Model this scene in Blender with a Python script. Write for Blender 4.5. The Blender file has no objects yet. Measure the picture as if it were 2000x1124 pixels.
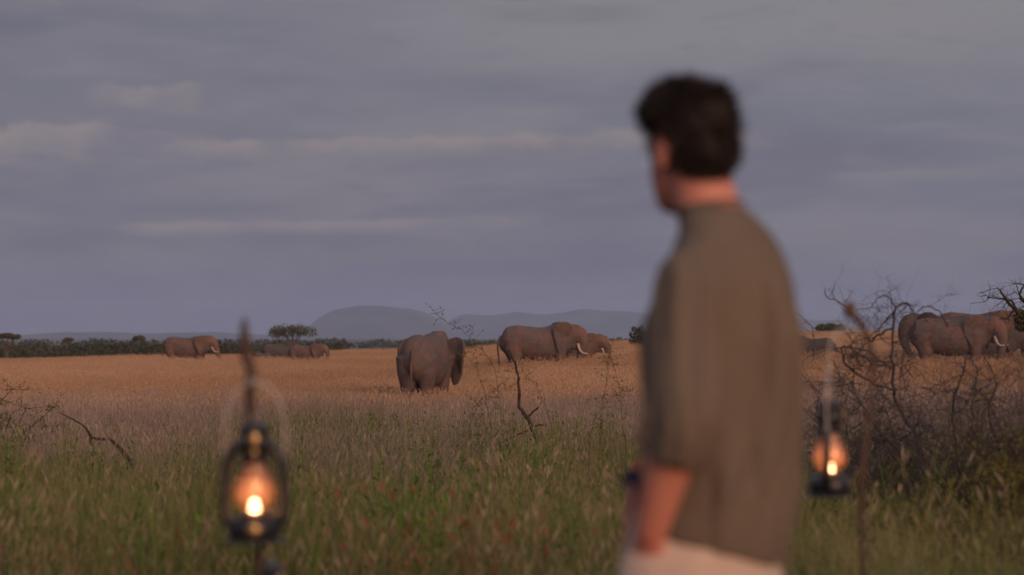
import bpy, bmesh, math, random
import numpy as np
from mathutils import Vector, Matrix, noise
R = math.radians
random.seed(7); np.random.seed(7)
SC = bpy.context.scene
COL = SC.collection

# ------------------------------------------------------------------ camera
F = 4722.0            # focal length in pixels of the 2000 px wide photograph (85 mm)
CZ = 2.2              # height of the lens above the zero of the plain
TILT = math.atan(96 / F)
cam_d = bpy.data.cameras.new('camera'); cam = bpy.data.objects.new('camera', cam_d); COL.objects.link(cam)
cam.location = (0, 0, CZ); cam.rotation_euler = (math.pi / 2 + TILT, 0, 0)
cam_d.lens = 85; cam_d.sensor_width = 36; cam_d.clip_start = 0.1; cam_d.clip_end = 40000
cam_d.dof.use_dof = True; cam_d.dof.focus_distance = 42; cam_d.dof.aperture_fstop = 2.55
SC.camera = cam

# ------------------------------------------------------------------ light
SUN_AZ, SUN_EL = 152, 13     # compass-like azimuth from +Y (view direction) clockwise, degrees
sun_d = bpy.data.lights.new('evening_sun', 'SUN'); sun = bpy.data.objects.new('evening_sun', sun_d); COL.objects.link(sun)
sd = Vector((math.sin(R(SUN_AZ)) * math.cos(R(SUN_EL)), math.cos(R(SUN_AZ)) * math.cos(R(SUN_EL)), math.sin(R(SUN_EL))))
sun.rotation_euler = sd.to_track_quat('Z', 'Y').to_euler()
sun_d.energy = 2.0; sun_d.angle = R(32); sun_d.color = (1.0, 0.58, 0.40)
sun.location = (0, -20, 30)

VS = SC.view_settings
SC.display_settings.display_device = 'sRGB'
VS.view_transform = 'Standard'; VS.look = 'None'; VS.gamma = 1; VS.exposure = 0; VS.use_curve_mapping = False
SC.render.engine = 'CYCLES'
SC.cycles.use_denoising = True
SC.cycles.max_bounces = 6; SC.cycles.transparent_max_bounces = 16; SC.cycles.volume_bounces = 1
SC.cycles.sample_clamp_indirect = 4

world = bpy.data.worlds.new('World'); SC.world = world; world.use_nodes = True
nt = world.node_tree; N = nt.nodes; L = nt.links
for n in list(N): N.remove(n)

class G:
    """tiny helper for building node maths"""
    def __init__(s, tree): s.t = tree
    def node(s, typ, **kw):
        n = s.t.nodes.new(typ)
        for k, v in kw.items(): setattr(n, k, v)
        return n
    def put(s, sock, v):
        if hasattr(v, 'is_output'): s.t.links.new(v, sock)
        else: sock.default_value = v
    def m(s, op, a, b=0.0, c=0.0, clamp=False):
        n = s.node('ShaderNodeMath', operation=op, use_clamp=clamp)
        s.put(n.inputs[0], a); s.put(n.inputs[1], b); s.put(n.inputs[2], c)
        return n.outputs[0]
    def sstep(s, x, lo, hi):
        n = s.node('ShaderNodeMapRange', interpolation_type='SMOOTHSTEP')
        s.put(n.inputs['Value'], x); s.put(n.inputs['From Min'], lo); s.put(n.inputs['From Max'], hi)
        return n.outputs[0]
    def vec(s, x, y, z):
        n = s.node('ShaderNodeCombineXYZ'); s.put(n.inputs[0], x); s.put(n.inputs[1], y); s.put(n.inputs[2], z); return n.outputs[0]
    def noise(s, v, scale, detail=4, rough=0.5, dist=0.0):
        n = s.node('ShaderNodeTexNoise'); s.put(n.inputs['Vector'], v); n.inputs['Scale'].default_value = scale
        n.inputs['Detail'].default_value = detail; n.inputs['Roughness'].default_value = rough; n.inputs['Distortion'].default_value = dist
        return n.outputs[0]
    def mix(s, f, a, b, mode='MIX'):
        n = s.node('ShaderNodeMix', data_type='RGBA', blend_type=mode)
        s.put(n.inputs[0], f); s.put(n.inputs[6], a); s.put(n.inputs[7], b); return n.outputs[2]

def C4(r, g, b): return (r, g, b, 1)
def S(r, g, b):      # sRGB 0..255 -> linear
    f = lambda c: ((c / 255) / 12.92 if c / 255 <= .04045 else ((c / 255 + .055) / 1.055) ** 2.4)
    return (f(r), f(g), f(b), 1)

g = G(nt)
sky = g.node('ShaderNodeTexSky', sky_type='NISHITA', sun_disc=False)
sky.sun_elevation = R(SUN_EL); sky.sun_rotation = R(SUN_AZ); sky.dust_density = 3; sky.air_density = 1.5
tc = g.node('ShaderNodeTexCoord')
sep = g.node('ShaderNodeSeparateXYZ'); L.new(tc.outputs['Generated'], sep.inputs[0])
X, Y, Z = sep.outputs
az = g.m('ARCTAN2', X, Y)                                   # 0 along the view direction
el = g.m('ARCSINE', Z)
# units of one photograph pixel round the view axis, up positive, zero at the horizon
U = g.m('MULTIPLY', az, F); V = g.m('MULTIPLY', el, F)
base = g.mix(g.sstep(V, 0, 620), S(112, 112, 130), S(121, 122, 135))
base = g.mix(g.sstep(U, -1200, 900), g.mix(0.6, base, S(111, 108, 125)), base)
# broad soft layers
v1 = g.vec(g.m('MULTIPLY', U, 0.0011), g.m('MULTIPLY', V, 0.0040), 3.1)
n1 = g.noise(v1, 1.0, 5, 0.55, 0.4)
base = g.mix(g.m('MULTIPLY', g.sstep(n1, 0.42, 0.70), 0.75), base, S(134, 130, 137))
v1b = g.vec(g.m('MULTIPLY', U, 0.0013), g.m('MULTIPLY', V, 0.0065), 9.4)
n1b = g.noise(v1b, 1.0, 4, 0.5, 0.3)
base = g.mix(g.m('MULTIPLY', g.sstep(n1b, 0.45, 0.72), 0.75), base, S(103, 101, 120))
# pale high veil in the upper right
v2 = g.vec(g.m('MULTIPLY', U, 0.0022), g.m('MULTIPLY', V, 0.008), 1.7)
n2 = g.noise(v2, 1.0, 5, 0.6, 0.5)
edge = g.m('ADD', g.m('SUBTRACT', V, g.m('MULTIPLY', g.m('SUBTRACT', U, 300), 0.02)), g.m('MULTIPLY', g.m('SUBTRACT', n2, 0.5), 260))
veil = g.m('MULTIPLY', g.sstep(edge, 470, 590), g.sstep(U, -620, 150))
base = g.mix(g.m('MULTIPLY', veil, 0.75), base, S(137, 135, 140))
dk = g.m('MULTIPLY', g.m('MULTIPLY', g.sstep(V, 600, 622), g.m('SUBTRACT', 1.0, g.sstep(V, 634, 655))), g.m('MULTIPLY', g.sstep(U, -120, 40), g.m('SUBTRACT', 1.0, g.sstep(U, 150, 330))))
base = g.mix(g.m('MULTIPLY', dk, g.sstep(n2, .3, .6)), base, S(122, 120, 129))
def band(base, v0, slope, u0, u1, thick, col, amt, seed, bump=26, fade=120):
    """one long bank of cloud: crisp lumpy top, soft foot"""
    nn = g.noise(g.vec(g.m('MULTIPLY', U, 0.012), g.m('MULTIPLY', V, 0.02), seed), 1.0, 6, 0.6, 0.3)
    nl = g.noise(g.vec(g.m('MULTIPLY', U, 0.0035), 0.0, seed + 4), 1.0, 3, 0.5)
    h = g.m('SUBTRACT', g.m('SUBTRACT', V, v0), g.m('MULTIPLY', U, slope))
    h = g.m('ADD', h, g.m('MULTIPLY', g.m('SUBTRACT', nn, 0.5), bump))
    top = g.m('SUBTRACT', 1.0, g.sstep(h, thick * .64, thick * 1.1))
    bot = g.sstep(h, -thick * 0.6, thick * 0.8)
    ends = g.m('MULTIPLY', g.sstep(U, u0, u0 + fade), g.m('SUBTRACT', 1.0, g.sstep(U, u1 - fade, u1)))
    k = g.m('MULTIPLY', g.m('MULTIPLY', top, bot), g.m('MULTIPLY', ends, g.sstep(nl, 0.30, 0.58)))
    return g.mix(g.m('MULTIPLY', k, amt, clamp=True), base, col)
n3 = g.noise(g.vec(g.m('MULTIPLY', U, 0.0045), g.m('MULTIPLY', V, 0.022), 42), 1.0, 6, .62, .5)
base = g.mix(g.m('MULTIPLY', g.sstep(n3, .48, .70), .35), base, S(136, 130, 139))
base = g.mix(g.m('MULTIPLY', g.sstep(n3, .48, .30), .30), base, S(104, 103, 121))
warm = S(145, 135, 138)
base = band(base, 364, 0.022, -740, 560, 34, warm, 1.0, 1.0, 44)
base = band(base, 215, 0.024, -800, 100, 24, warm, 0.8, 5.3, 22)
base = band(base, 408, 0.06, -1300, -740, 62, warm, 0.95, 8.1, 120, 90)
base = band(base, 462, 0.03, -860, -580, 44, warm, 0.95, 12.9, 90, 70)
base = band(base, 432, 0.0, -40, 120, 12, S(131, 128, 134), 0.8, 14.0, 14, 60)
base = band(base, 285, 0.02, 560, 1200, 22, S(131, 128, 135), 0.7, 17.0, 20)
base = band(base, 655, 0.03, -1100, -300, 60, S(133, 127, 133), 0.7, 21.0, 50, 200)
base = band(base, 150, 0.02, -1300, 1300, 26, S(122, 118, 128), 0.6, 31.0, 22)
# the open evening sky shows faintly through the cloud sheet
# an overcast sky is brighter towards the zenith (CIE overcast sky)
base = g.mix(1.0, base, g.vec(g.m('ADD', 1.0, g.m('MULTIPLY', g.sstep(el, R(9), R(60)), 1.3)), g.m('ADD', 1.0, g.m('MULTIPLY', g.sstep(el, R(9), R(60)), 1.3)), g.m('ADD', 1.0, g.m('MULTIPLY', g.sstep(el, R(9), R(60)), 1.3))), 'MULTIPLY')
bg_cloud = g.node('ShaderNodeBackground'); L.new(base, bg_cloud.inputs[0]); bg_cloud.inputs[1].default_value = 0.97
bg_sky = g.node('ShaderNodeBackground'); L.new(sky.outputs[0], bg_sky.inputs[0]); bg_sky.inputs[1].default_value = 0.08
mixs = g.node('ShaderNodeMixShader'); mixs.inputs[0].default_value = 0.06
L.new(bg_cloud.outputs[0], mixs.inputs[1]); L.new(bg_sky.outputs[0], mixs.inputs[2])
wo = g.node('ShaderNodeOutputWorld'); L.new(mixs.outputs[0], wo.inputs[0])

# ------------------------------------------------------------------ helpers
def at(px, py, d):
    """point at depth d (metres along Y) seen at photograph pixel px, py"""
    a = (px - 1000) / F; b = (562 - py) / F
    c, s = math.cos(TILT), math.sin(TILT)
    dy, dz = c - b * s, s + b * c
    return Vector((a / dy * d, d, CZ + dz / dy * d))
def link(name, me, mat=None, parent=None, smooth=True):
    o = bpy.data.objects.new(name, me); COL.objects.link(o)
    if mat and not me.materials: me.materials.append(mat)
    if parent: o.parent = parent
    if smooth and len(me.polygons): me.polygons.foreach_set('use_smooth', [True] * len(me.polygons))
    return o
def mesh(name, V_, F_):
    me = bpy.data.meshes.new(name); me.from_pydata([tuple(v) for v in V_], [], F_); me.update(); return me
def thing(name, label, cat, loc=(0, 0, 0), rz=0, group=None):
    o = bpy.data.objects.new(name, None); COL.objects.link(o); o.location = loc; o.rotation_euler = (0, 0, rz)
    o.empty_display_size = .1
    return tag(o, label, cat, group)
def tag(o, label, cat, group=None):
    o['label'] = label; o['category'] = cat
    if group: o['group'] = group
    return o
def kind(o, k, label=None):
    o['kind'] = k
    if label: o['label'] = label
    return o
def mat(name, col, rough=0.8, var=None, vscale=5.0, bump=0, bscale=20, metal=0, spec=0.3, coord='Object', detail=5, trans=0):
    """plain principled material with noise colour variation and fine relief"""
    m = bpy.data.materials.new(name); m.use_nodes = True
    gg = G(m.node_tree); p = m.node_tree.nodes['Principled BSDF']
    p.inputs['Roughness'].default_value = rough; p.inputs['Metallic'].default_value = metal
    p.inputs['Specular IOR Level'].default_value = spec
    t = gg.node('ShaderNodeTexCoord'); v = t.outputs[coord] if coord != 'Pos' else gg.node('ShaderNodeNewGeometry').outputs['Position']
    if var:
        n = gg.noise(v, vscale, detail, 0.6)
        gg.put(p.inputs['Base Color'], gg.mix(gg.sstep(n, .35, .65), col, var))
    else: p.inputs['Base Color'].default_value = col
    if bump:
        b = gg.node('ShaderNodeBump'); b.inputs['Strength'].default_value = min(1, bump); b.inputs['Distance'].default_value = 0.02
        gg.put(b.inputs['Height'], gg.noise(v, bscale, 6, 0.65)); m.node_tree.links.new(b.outputs[0], p.inputs['Normal'])
    return m
def basis(t, up=Vector((0, 0, 1))):
    t = t.normalized()
    if abs(t.dot(up)) > .95: up = Vector((0, 1, 0)) if abs(t.y) < .9 else Vector((1, 0, 0))
    a = up.cross(t).normalized(); return a, t.cross(a).normalized()
def loft(Vs, Fs, pts, radii, n=12, cap=True, up=Vector((0, 0, 1))):
    """tube through pts; radii are r or (side radius, up radius)"""
    pts = [Vector(p) for p in pts]; b0 = len(Vs)
    for i, p in enumerate(pts):
        t = (pts[min(i + 1, len(pts) - 1)] - pts[max(i - 1, 0)])
        a, b = basis(t, up); r = radii[i]; r = (r, r) if not isinstance(r, tuple) else r
        for k in range(n):
            w = 2 * math.pi * k / n
            Vs.append(p + a * (math.cos(w) * r[0]) + b * (math.sin(w) * r[1]))
    for i in range(len(pts) - 1):
        for k in range(n):
            q = b0 + i * n; k2 = (k + 1) % n
            Fs.append((q + k, q + k2, q + n + k2, q + n + k))
    if cap:
        Fs.append(tuple(b0 + k for k in range(n))[::-1]); e = b0 + (len(pts) - 1) * n; Fs.append(tuple(e + k for k in range(n)))
def rings(Vs, Fs, st, n=28, squ=0, zfun=None):
    """horizontal ring stack: stations (z, rx, ry, xc, yc)"""
    b0 = len(Vs)
    for (z, rx, ry, xc, yc) in st:
        for k in range(n):
            w = 2 * math.pi * k / n; c, s = math.cos(w), math.sin(w)
            x, y = xc + rx * c, yc + ry * s
            Vs.append(Vector((x, y, z + (zfun(x, y, z) if zfun else 0))))
    for i in range(len(st) - 1):
        for k in range(n):
            q = b0 + i * n; k2 = (k + 1) % n; Fs.append((q + k, q + k2, q + n + k2, q + n + k))
    Fs.append(tuple(b0 + k for k in range(n))[::-1]); e = b0 + (len(st) - 1) * n; Fs.append(tuple(e + k for k in range(n)))
def ball(Vs, Fs, c, r, n=14, rot=None):
    b0 = len(Vs); c = Vector(c); r = Vector(r) if not isinstance(r, (int, float)) else Vector((r, r, r)); m_ = n // 2
    for i in range(m_ + 1):
        th = math.pi * (i + .02) / (m_ + .04)
        for k in range(n):
            w = 2 * math.pi * k / n
            v = Vector((math.sin(th) * math.cos(w) * r.x, math.sin(th) * math.sin(w) * r.y, math.cos(th) * r.z))
            if rot: v = rot @ v
            Vs.append(c + v)
    for i in range(m_):
        for k in range(n):
            q = b0 + i * n; k2 = (k + 1) % n; Fs.append((q + k, q + n + k, q + n + k2, q + k2))
    Fs.append(tuple(b0 + k for k in range(n))); Fs.append(tuple(b0 + m_ * n + k for k in range(n))[::-1])
def lathe(prof, n=24, cap=True):
    Vs, Fs = [], []
    for (r, z) in prof:
        for k in range(n):
            w = 2 * math.pi * k / n; Vs.append((r * math.cos(w), r * math.sin(w), z))
    for i in range(len(prof) - 1):
        for k in range(n):
            k2 = (k + 1) % n; Fs.append((i * n + k, i * n + k2, i * n + n + k2, i * n + n + k))
    if cap:
        Fs.append(tuple(range(n))[::-1]); Fs.append(tuple((len(prof) - 1) * n + k for k in range(n)))
    return Vs, Fs
def remesh(Vs, Fs, voxel, smooth=4, fac=.5):
    """melt overlapping closed shapes into one continuous skin"""
    me = mesh('tmp', Vs, Fs)
    bm = bmesh.new(); bm.from_mesh(me); bmesh.ops.recalc_face_normals(bm, faces=bm.faces); bm.to_mesh(me); bm.free()
    o = bpy.data.objects.new('tmp', me); COL.objects.link(o)
    a = o.modifiers.new('r', 'REMESH'); a.mode = 'VOXEL'; a.voxel_size = voxel; a.use_smooth_shade = True
    if smooth:
        b = o.modifiers.new('s', 'SMOOTH'); b.iterations = smooth; b.factor = fac
    dg = bpy.context.evaluated_depsgraph_get(); dg.update()
    out = bpy.data.meshes.new_from_object(o.evaluated_get(dg))
    bpy.data.objects.remove(o); bpy.data.meshes.remove(me)
    return out
def catmull(pts, k=4):
    P = [Vector(p) for p in pts]; P = [2 * P[0] - P[1]] + P + [2 * P[-1] - P[-2]]; out = []
    for i in range(1, len(P) - 2):
        for j in range(k):
            t = j / k; a, b, c, d = P[i - 1], P[i], P[i + 1], P[i + 2]
            out.append(.5 * ((2 * b) + (c - a) * t + (2 * a - 5 * b + 4 * c - d) * t * t + (3 * b - a - 3 * c + d) * t ** 3))
    out.append(P[-2]); return out

# ------------------------------------------------------------------ terrain
PXC = np.array([-1500, 0, 400, 835, 1100, 1300, 1600, 1850, 3500], float)
ROWD = np.array([0.5, 7.2, 9, 12, 20, 40, 60, 94, 125, 215, 330, 480, 900, 2500, 20000], float)
TAB = np.array([
    [.91] * 9, [.91] * 9, [.66] * 9, [.33] * 9, [.12] * 9, [-.05] * 9, [-.3, -.3, -.32, -.35, -.25, -.15, -.1, -.05, 0],
    [-.8, -.75, -.75, -.85, -.1, 0, .2, .3, .3],
    [-.9, -.7, -.65, -.45, .2, .3, .5, .6, .6],
    [-1.1, -.9, -.55, -.45, .35, .6, 1.2, 1.4, 1.4],
    [-1.8, -1.6, -1.1, -.2, .7, .9, 2.0, 2.0, 2.0],
    [-3.0, -3.0, -2.6, -1.6, -1, -1, .5, .5, .5],
    [-4] * 9, [-3] * 9, [-3] * 9], float)
LD = np.log(ROWD)
def ground_np(x, y):
    d = np.maximum(np.hypot(x, y), .5); ang = np.where(y > 0.02, x / np.maximum(y, .02), np.sign(x + 1e-9) * 99)
    px = np.clip(1000 + F * ang, PXC[0], PXC[-1])
    dd = np.where(y > 0, np.maximum(y * .6 + d * .4, .5), d)
    ld = np.clip(np.log(dd), LD[0], LD[-1])
    i = np.clip(np.searchsorted(LD, ld) - 1, 0, len(LD) - 2); j = np.clip(np.searchsorted(PXC, px) - 1, 0, len(PXC) - 2)
    t = (ld - LD[i]) / (LD[i + 1] - LD[i]); t = t * t * (3 - 2 * t) * .5 + t * .5
    s = (px - PXC[j]) / (PXC[j + 1] - PXC[j]); s = s * s * (3 - 2 * s)
    z = (TAB[i, j] * (1 - s) + TAB[i, j + 1] * s) * (1 - t) + (TAB[i + 1, j] * (1 - s) + TAB[i + 1, j + 1] * s) * t
    return z + .05 * np.sin(x * .31 + 1) * np.sin(y * .17) * np.clip(d / 20, 0, 1)
def ground(x, y): return float(ground_np(np.array([x], float), np.array([y], float))[0])
def gpos(px, d):
    x = (px - 1000) / F * d; return Vector((x, d, ground(x, d)))

angs = np.concatenate([np.linspace(-.32, .32, 130), np.linspace(.36, 2 * math.pi - .36, 70)])
rad = np.concatenate([[.3], np.geomspace(1, 15000, 150)])
AA, RR = np.meshgrid(angs, rad); gx = np.sin(AA) * RR; gy = np.cos(AA) * RR; gz = ground_np(gx, gy)
nA = len(angs); vs = np.stack([gx.ravel(), gy.ravel(), gz.ravel()], 1)
fs = [(i * nA + j, i * nA + (j + 1) % nA, (i + 1) * nA + (j + 1) % nA, (i + 1) * nA + j) for i in range(len(rad) - 1) for j in range(nA)]
fs.append(tuple(range(nA))[::-1])
gm = mesh('ground', vs, fs)
m_ground = bpy.data.materials.new('dry_plain_soil'); m_ground.use_nodes = True
gg = G(m_ground.node_tree); pb = m_ground.node_tree.nodes['Principled BSDF']; pb.inputs['Roughness'].default_value = 1; pb.inputs['Specular IOR Level'].default_value = .1
pos = gg.node('ShaderNodeNewGeometry').outputs['Position']
sp = gg.node('ShaderNodeSeparateXYZ'); gg.put(sp.inputs[0], pos)
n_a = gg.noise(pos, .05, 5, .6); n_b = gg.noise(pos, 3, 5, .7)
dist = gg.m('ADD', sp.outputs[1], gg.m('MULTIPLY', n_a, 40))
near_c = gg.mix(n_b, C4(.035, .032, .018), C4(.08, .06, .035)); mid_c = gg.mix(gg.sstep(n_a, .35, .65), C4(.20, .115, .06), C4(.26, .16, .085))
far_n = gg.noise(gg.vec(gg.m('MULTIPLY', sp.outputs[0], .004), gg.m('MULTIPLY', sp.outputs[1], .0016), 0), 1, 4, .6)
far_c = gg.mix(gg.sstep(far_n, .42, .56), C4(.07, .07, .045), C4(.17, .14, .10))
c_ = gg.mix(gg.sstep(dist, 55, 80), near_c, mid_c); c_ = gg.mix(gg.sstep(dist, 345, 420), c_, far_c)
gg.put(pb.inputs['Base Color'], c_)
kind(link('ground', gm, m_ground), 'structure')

# far mountains, lifted by their real distance
def mountain_range(prof, d, depth, name, seed, col):
    """prof: (photo px, photo py) crest line; a real ridge with front and back slopes"""
    Vs, Fs = [], []; xs = np.linspace(prof[0][0], prof[-1][0], 150); nr = 14
    ys = np.interp(xs, [p[0] for p in prof], [p[1] for p in prof])
    for i, (px, py) in enumerate(zip(xs, ys)):
        k = min(i, len(xs) - 1 - i) / 8; k = min(1, k)
        top = (at(px, py, d).z + 6) + 1.6 * noise.noise(Vector((px * .02, seed, 0))) + .9 * noise.noise(Vector((px * .07, seed, 3)))
        for r_ in range(nr):
            w = r_ / (nr - 1) * 2 - 1
            rel = noise.noise(Vector((px * .012, w * 2.5, seed)))
            h = (1 - abs(w) ** 1.5) * (1 + .10 * rel * (1 - abs(w))) if abs(w) > .01 else 1
            y = d + w * depth * (1 + .15 * rel)
            x = (px - 1000) / F * d * (1 + 0.0 * w)
            Vs.append((x, y, -6 + top * h * (k * k * (3 - 2 * k))))
    for i in range(len(xs) - 1):
        for r_ in range(nr - 1):
            q = i * nr + r_; Fs.append((q, q + nr, q + nr + 1, q + 1))
    o = link(name, mesh(name, Vs, Fs), col); kind(o, 'structure'); return o
m_hill = mat('hill_scrub', C4(.06, .07, .05), 1, C4(.12, .10, .07), .004, coord='Pos')
mountain_range([(540, 659), (590, 650), (612, 634), (635, 616), (660, 604), (700, 598), (760, 596), (800, 601), (830, 610), (862, 626), (885, 640), (930, 655)], 8000, 700, 'mountain', 1.3, m_hill)
mountain_range([(820, 650), (850, 634), (885, 620), (905, 613), (960, 615), (1010, 609), (1060, 614), (1100, 612), (1140, 606), (1200, 607), (1260, 612), (1400, 618), (1500, 622), (1600, 626), (1720, 619), (1800, 612), (1900, 620), (2100, 640)], 9000, 700, 'mountain', 5.1, m_hill)
mountain_range([(-300, 656), (-40, 655), (60, 654), (130, 650), (200, 649), (300, 652), (420, 650), (520, 655), (640, 657)], 7000, 500, 'mountain', 8.4, m_hill)

# evening haze: one closed box of even, thin air
HZ = .5
hv = [(x, y, z) for z in (-7, 150) for (x, y) in ((-5000, -60), (5000, -60), (5000, 10500), (-5000, 10500))]
hf = [(0, 3, 2, 1), (4, 5, 6, 7), (0, 1, 5, 4), (1, 2, 6, 5), (2, 3, 7, 6), (3, 0, 4, 7)]
hm = bpy.data.materials.new('evening_haze'); hm.use_nodes = True
hn = hm.node_tree; hn.nodes.remove(hn.nodes['Principled BSDF'])
pv = hn.nodes.new('ShaderNodeVolumePrincipled'); pv.inputs['Density'].default_value = 1.25e-4; pv.inputs['Color'].default_value = (.58, .72, 1.0, 1)
hn.links.new(pv.outputs[0], hn.nodes['Material Output'].inputs['Volume'])
kind(link('haze', mesh('haze', hv, hf), hm, smooth=False), 'stuff', 'thin evening haze over the plain')

# ------------------------------------------------------------------ grasses (stuff: nobody could count it)
def grass_mat(name, cols, noise_scale=.08, rough=.9, transl=.25):
    m = bpy.data.materials.new(name); m.use_nodes = True; q = G(m.node_tree); p = m.node_tree.nodes['Principled BSDF']
    p.inputs['Roughness'].default_value = rough; p.inputs['Specular IOR Level'].default_value = .12
    a = q.node('ShaderNodeAttribute', attribute_name='tint'); oi = q.node('ShaderNodeObjectInfo')
    po = q.node('ShaderNodeNewGeometry').outputs['Position']
    big = q.noise(q.node('ShaderNodeVectorMath', operation='MULTIPLY').outputs[0], 1)
    vm = big.node.inputs['Vector'].links[0].from_node; q.put(vm.inputs[0], po); vm.inputs[1].default_value = (noise_scale, noise_scale * .35, 0)
    t = q.m('ADD', q.m('MULTIPLY', a.outputs['Fac'], .5), q.m('ADD', q.m('MULTIPLY', oi.outputs['Random'], .22), q.m('MULTIPLY', q.sstep(big, .35, .65), .28)))
    r = q.node('ShaderNodeValToRGB'); q.put(r.inputs[0], t); e = r.color_ramp.elements
    e[0].position = .08; e[0].color = cols[0]; e[1].position = .92; e[1].color = cols[-1]
    for i, c in enumerate(cols[1:-1]): x = e.new(.08 + .84 * (i + 1) / (len(cols) - 1)); x.color = c
    m.node_tree.links.new(r.outputs[0], p.inputs['Base Color'])
    tr = q.node('ShaderNodeBsdfTranslucent'); m.node_tree.links.new(r.outputs[0], tr.inputs[0])
    mx = q.node('ShaderNodeMixShader'); mx.inputs[0].default_value = transl
    m.node_tree.links.new(p.outputs[0], mx.inputs[1]); m.node_tree.links.new(tr.outputs[0], mx.inputs[2])
    m.node_tree.links.new(mx.outputs[0], m.node_tree.nodes['Material Output'].inputs[0])
    return m
def clump(name, m, nb, rad_, h0, h1, w, lean, seed=0., head=0., headw=.01, leafy=0, tint=(0, 1)):
    Vs, Fs, T = [], [], []
    def quad(a, b, c, d, t): k = len(Vs); Vs.extend((a, b, c, d)); Fs.append((k, k + 1, k + 2, k + 3)); T.extend([t] * 4)
    for _ in range(nb):
        a0 = random.uniform(0, 6.283); rr = rad_ * math.sqrt(random.random()); b = Vector((rr * math.cos(a0), rr * math.sin(a0), -.05))
        h = random.uniform(h0, h1); ld = random.uniform(0, 6.283); ln = abs(random.gauss(0, lean)) * h
        dv = Vector((math.cos(ld), math.sin(ld), 0)); fa = random.uniform(0, 6.283); sv = Vector((math.cos(fa), math.sin(fa), 0))
        t = random.uniform(*tint); ns = 3; prev = None
        for i in range(ns + 1):
            s = i / ns; p = b + dv * (ln * s * s) + Vector((0, 0, (h + .05) * (s - .12 * s * s * ln / max(h, .01))))
            ww = w * (1 - .8 * s); cur = (p - sv * ww, p + sv * ww)
            if prev: quad(prev[0], prev[1], cur[1], cur[0], t)
            prev = cur
        tip = p
        if random.random() < head:
            hl = random.uniform(.05, .11); dn = (dv * .5 + Vector((0, 0, 1))).normalized()
            t2 = random.uniform(.7, 1) if random.random() < .8 else t
            for sv2 in (sv, sv.cross(Vector((0, 0, 1)))):
                c0 = tip; c1 = tip + dn * hl * .5; c2 = tip + dn * hl
                quad(c0, c1 - sv2 * headw, c2, c1 + sv2 * headw, t2)
        for _k in range(leafy):
            s = random.uniform(.15, .95); p = b + dv * (ln * s * s) + Vector((0, 0, h * s)); la = random.uniform(0, 6.283)
            o_ = Vector((math.cos(la), math.sin(la), random.uniform(.2, 1.1))).normalized() * random.uniform(.05, .14) * (1.2 - .6 * s); sd_ = o_.cross(Vector((0, 0, 1))).normalized() * w * 1.3
            quad(p, p + o_ * .5 - sd_, p + o_, p + o_ * .5 + sd_, t)
    me = mesh(name, Vs, Fs); at_ = me.attributes.new('tint', 'FLOAT', 'POINT'); at_.data.foreach_set('value', T)
    me.materials.append(m); return bpy.data.objects.new(name, me)
def scatter(name, label, clumps, P, rot, scl, idx):
    """one stuff object whose points carry grass clumps"""
    cl = bpy.data.collections.new(name + '_clumps')
    for i, c in enumerate(clumps): c.name = f'{name}_{i:02d}'; cl.objects.link(c)
    me = bpy.data.meshes.new(name); me.vertices.add(len(P)); me.vertices.foreach_set('co', np.asarray(P, np.float32).ravel()); me.update()
    for nm, ty, key, val in (('rot', 'FLOAT_VECTOR', 'vector', rot), ('scl', 'FLOAT_VECTOR', 'vector', scl), ('idx', 'INT', 'value', idx)):
        a = me.attributes.new(nm, ty, 'POINT'); a.data.foreach_set(key, np.asarray(val).ravel())
    o = bpy.data.objects.new(name, me); COL.objects.link(o)
    ng = bpy.data.node_groups.new(name, 'GeometryNodeTree')
    ng.interface.new_socket('Geometry', in_out='INPUT', socket_type='NodeSocketGeometry'); ng.interface.new_socket('Geometry', in_out='OUTPUT', socket_type='NodeSocketGeometry')
    gi = ng.nodes.new('NodeGroupInput'); go = ng.nodes.new('NodeGroupOutput'); ip = ng.nodes.new('GeometryNodeInstanceOnPoints')
    ci = ng.nodes.new('GeometryNodeCollectionInfo'); ci.inputs['Collection'].default_value = cl; ci.inputs['Separate Children'].default_value = True; ci.inputs['Reset Children'].default_value = True
    ng.links.new(gi.outputs[0], ip.inputs['Points']); ng.links.new(ci.outputs[0], ip.inputs['Instance']); ip.inputs['Pick Instance'].default_value = True
    for nm, ty, sock in (('rot', 'FLOAT_VECTOR', 'Rotation'), ('scl', 'FLOAT_VECTOR', 'Scale'), ('idx', 'INT', 'Instance Index')):
        a = ng.nodes.new('GeometryNodeInputNamedAttribute'); a.data_type = ty; a.inputs['Name'].default_value = nm
        out = [s for s in a.outputs if s.enabled][0]; ng.links.new(out, ip.inputs[sock])
    ng.links.new(ip.outputs[0], go.inputs[0])
    md = o.modifiers.new('scatter', 'NODES'); md.node_group = ng
    return kind(o, 'stuff', label)
def field(n, d0, d1, power, spread=.30, keep=None):
    """n points between distances d0 and d1 in a fan wider than the view"""
    u = np.random.rand(n); d = (d0 ** power + u * (d1 ** power - d0 ** power)) ** (1 / power)
    x = (np.random.rand(n) * 2 - 1) * spread * d + np.random.randn(n) * .3; y = d
    if keep is not None:
        k = keep(x, y); x, y = x[k], y[k]
    return x, y, ground_np(x, y)
def put_field(name, label, clumps, n, d0, d1, power, s0, s1, keep=None, spread=.30, hfun=None):
    x, y, z = field(n, d0, d1, power, spread, keep); k = len(x)
    rot = np.stack([np.random.randn(k) * .06, np.random.randn(k) * .06, np.random.rand(k) * 6.283], 1)
    s = np.random.uniform(s0, s1, k); hz = s * (hfun(x, y) if hfun else 1)
    scatter(name, label, clumps, np.stack([x, y, z], 1), rot, np.stack([s, s, hz], 1), np.random.randint(0, len(clumps), k))
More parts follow.
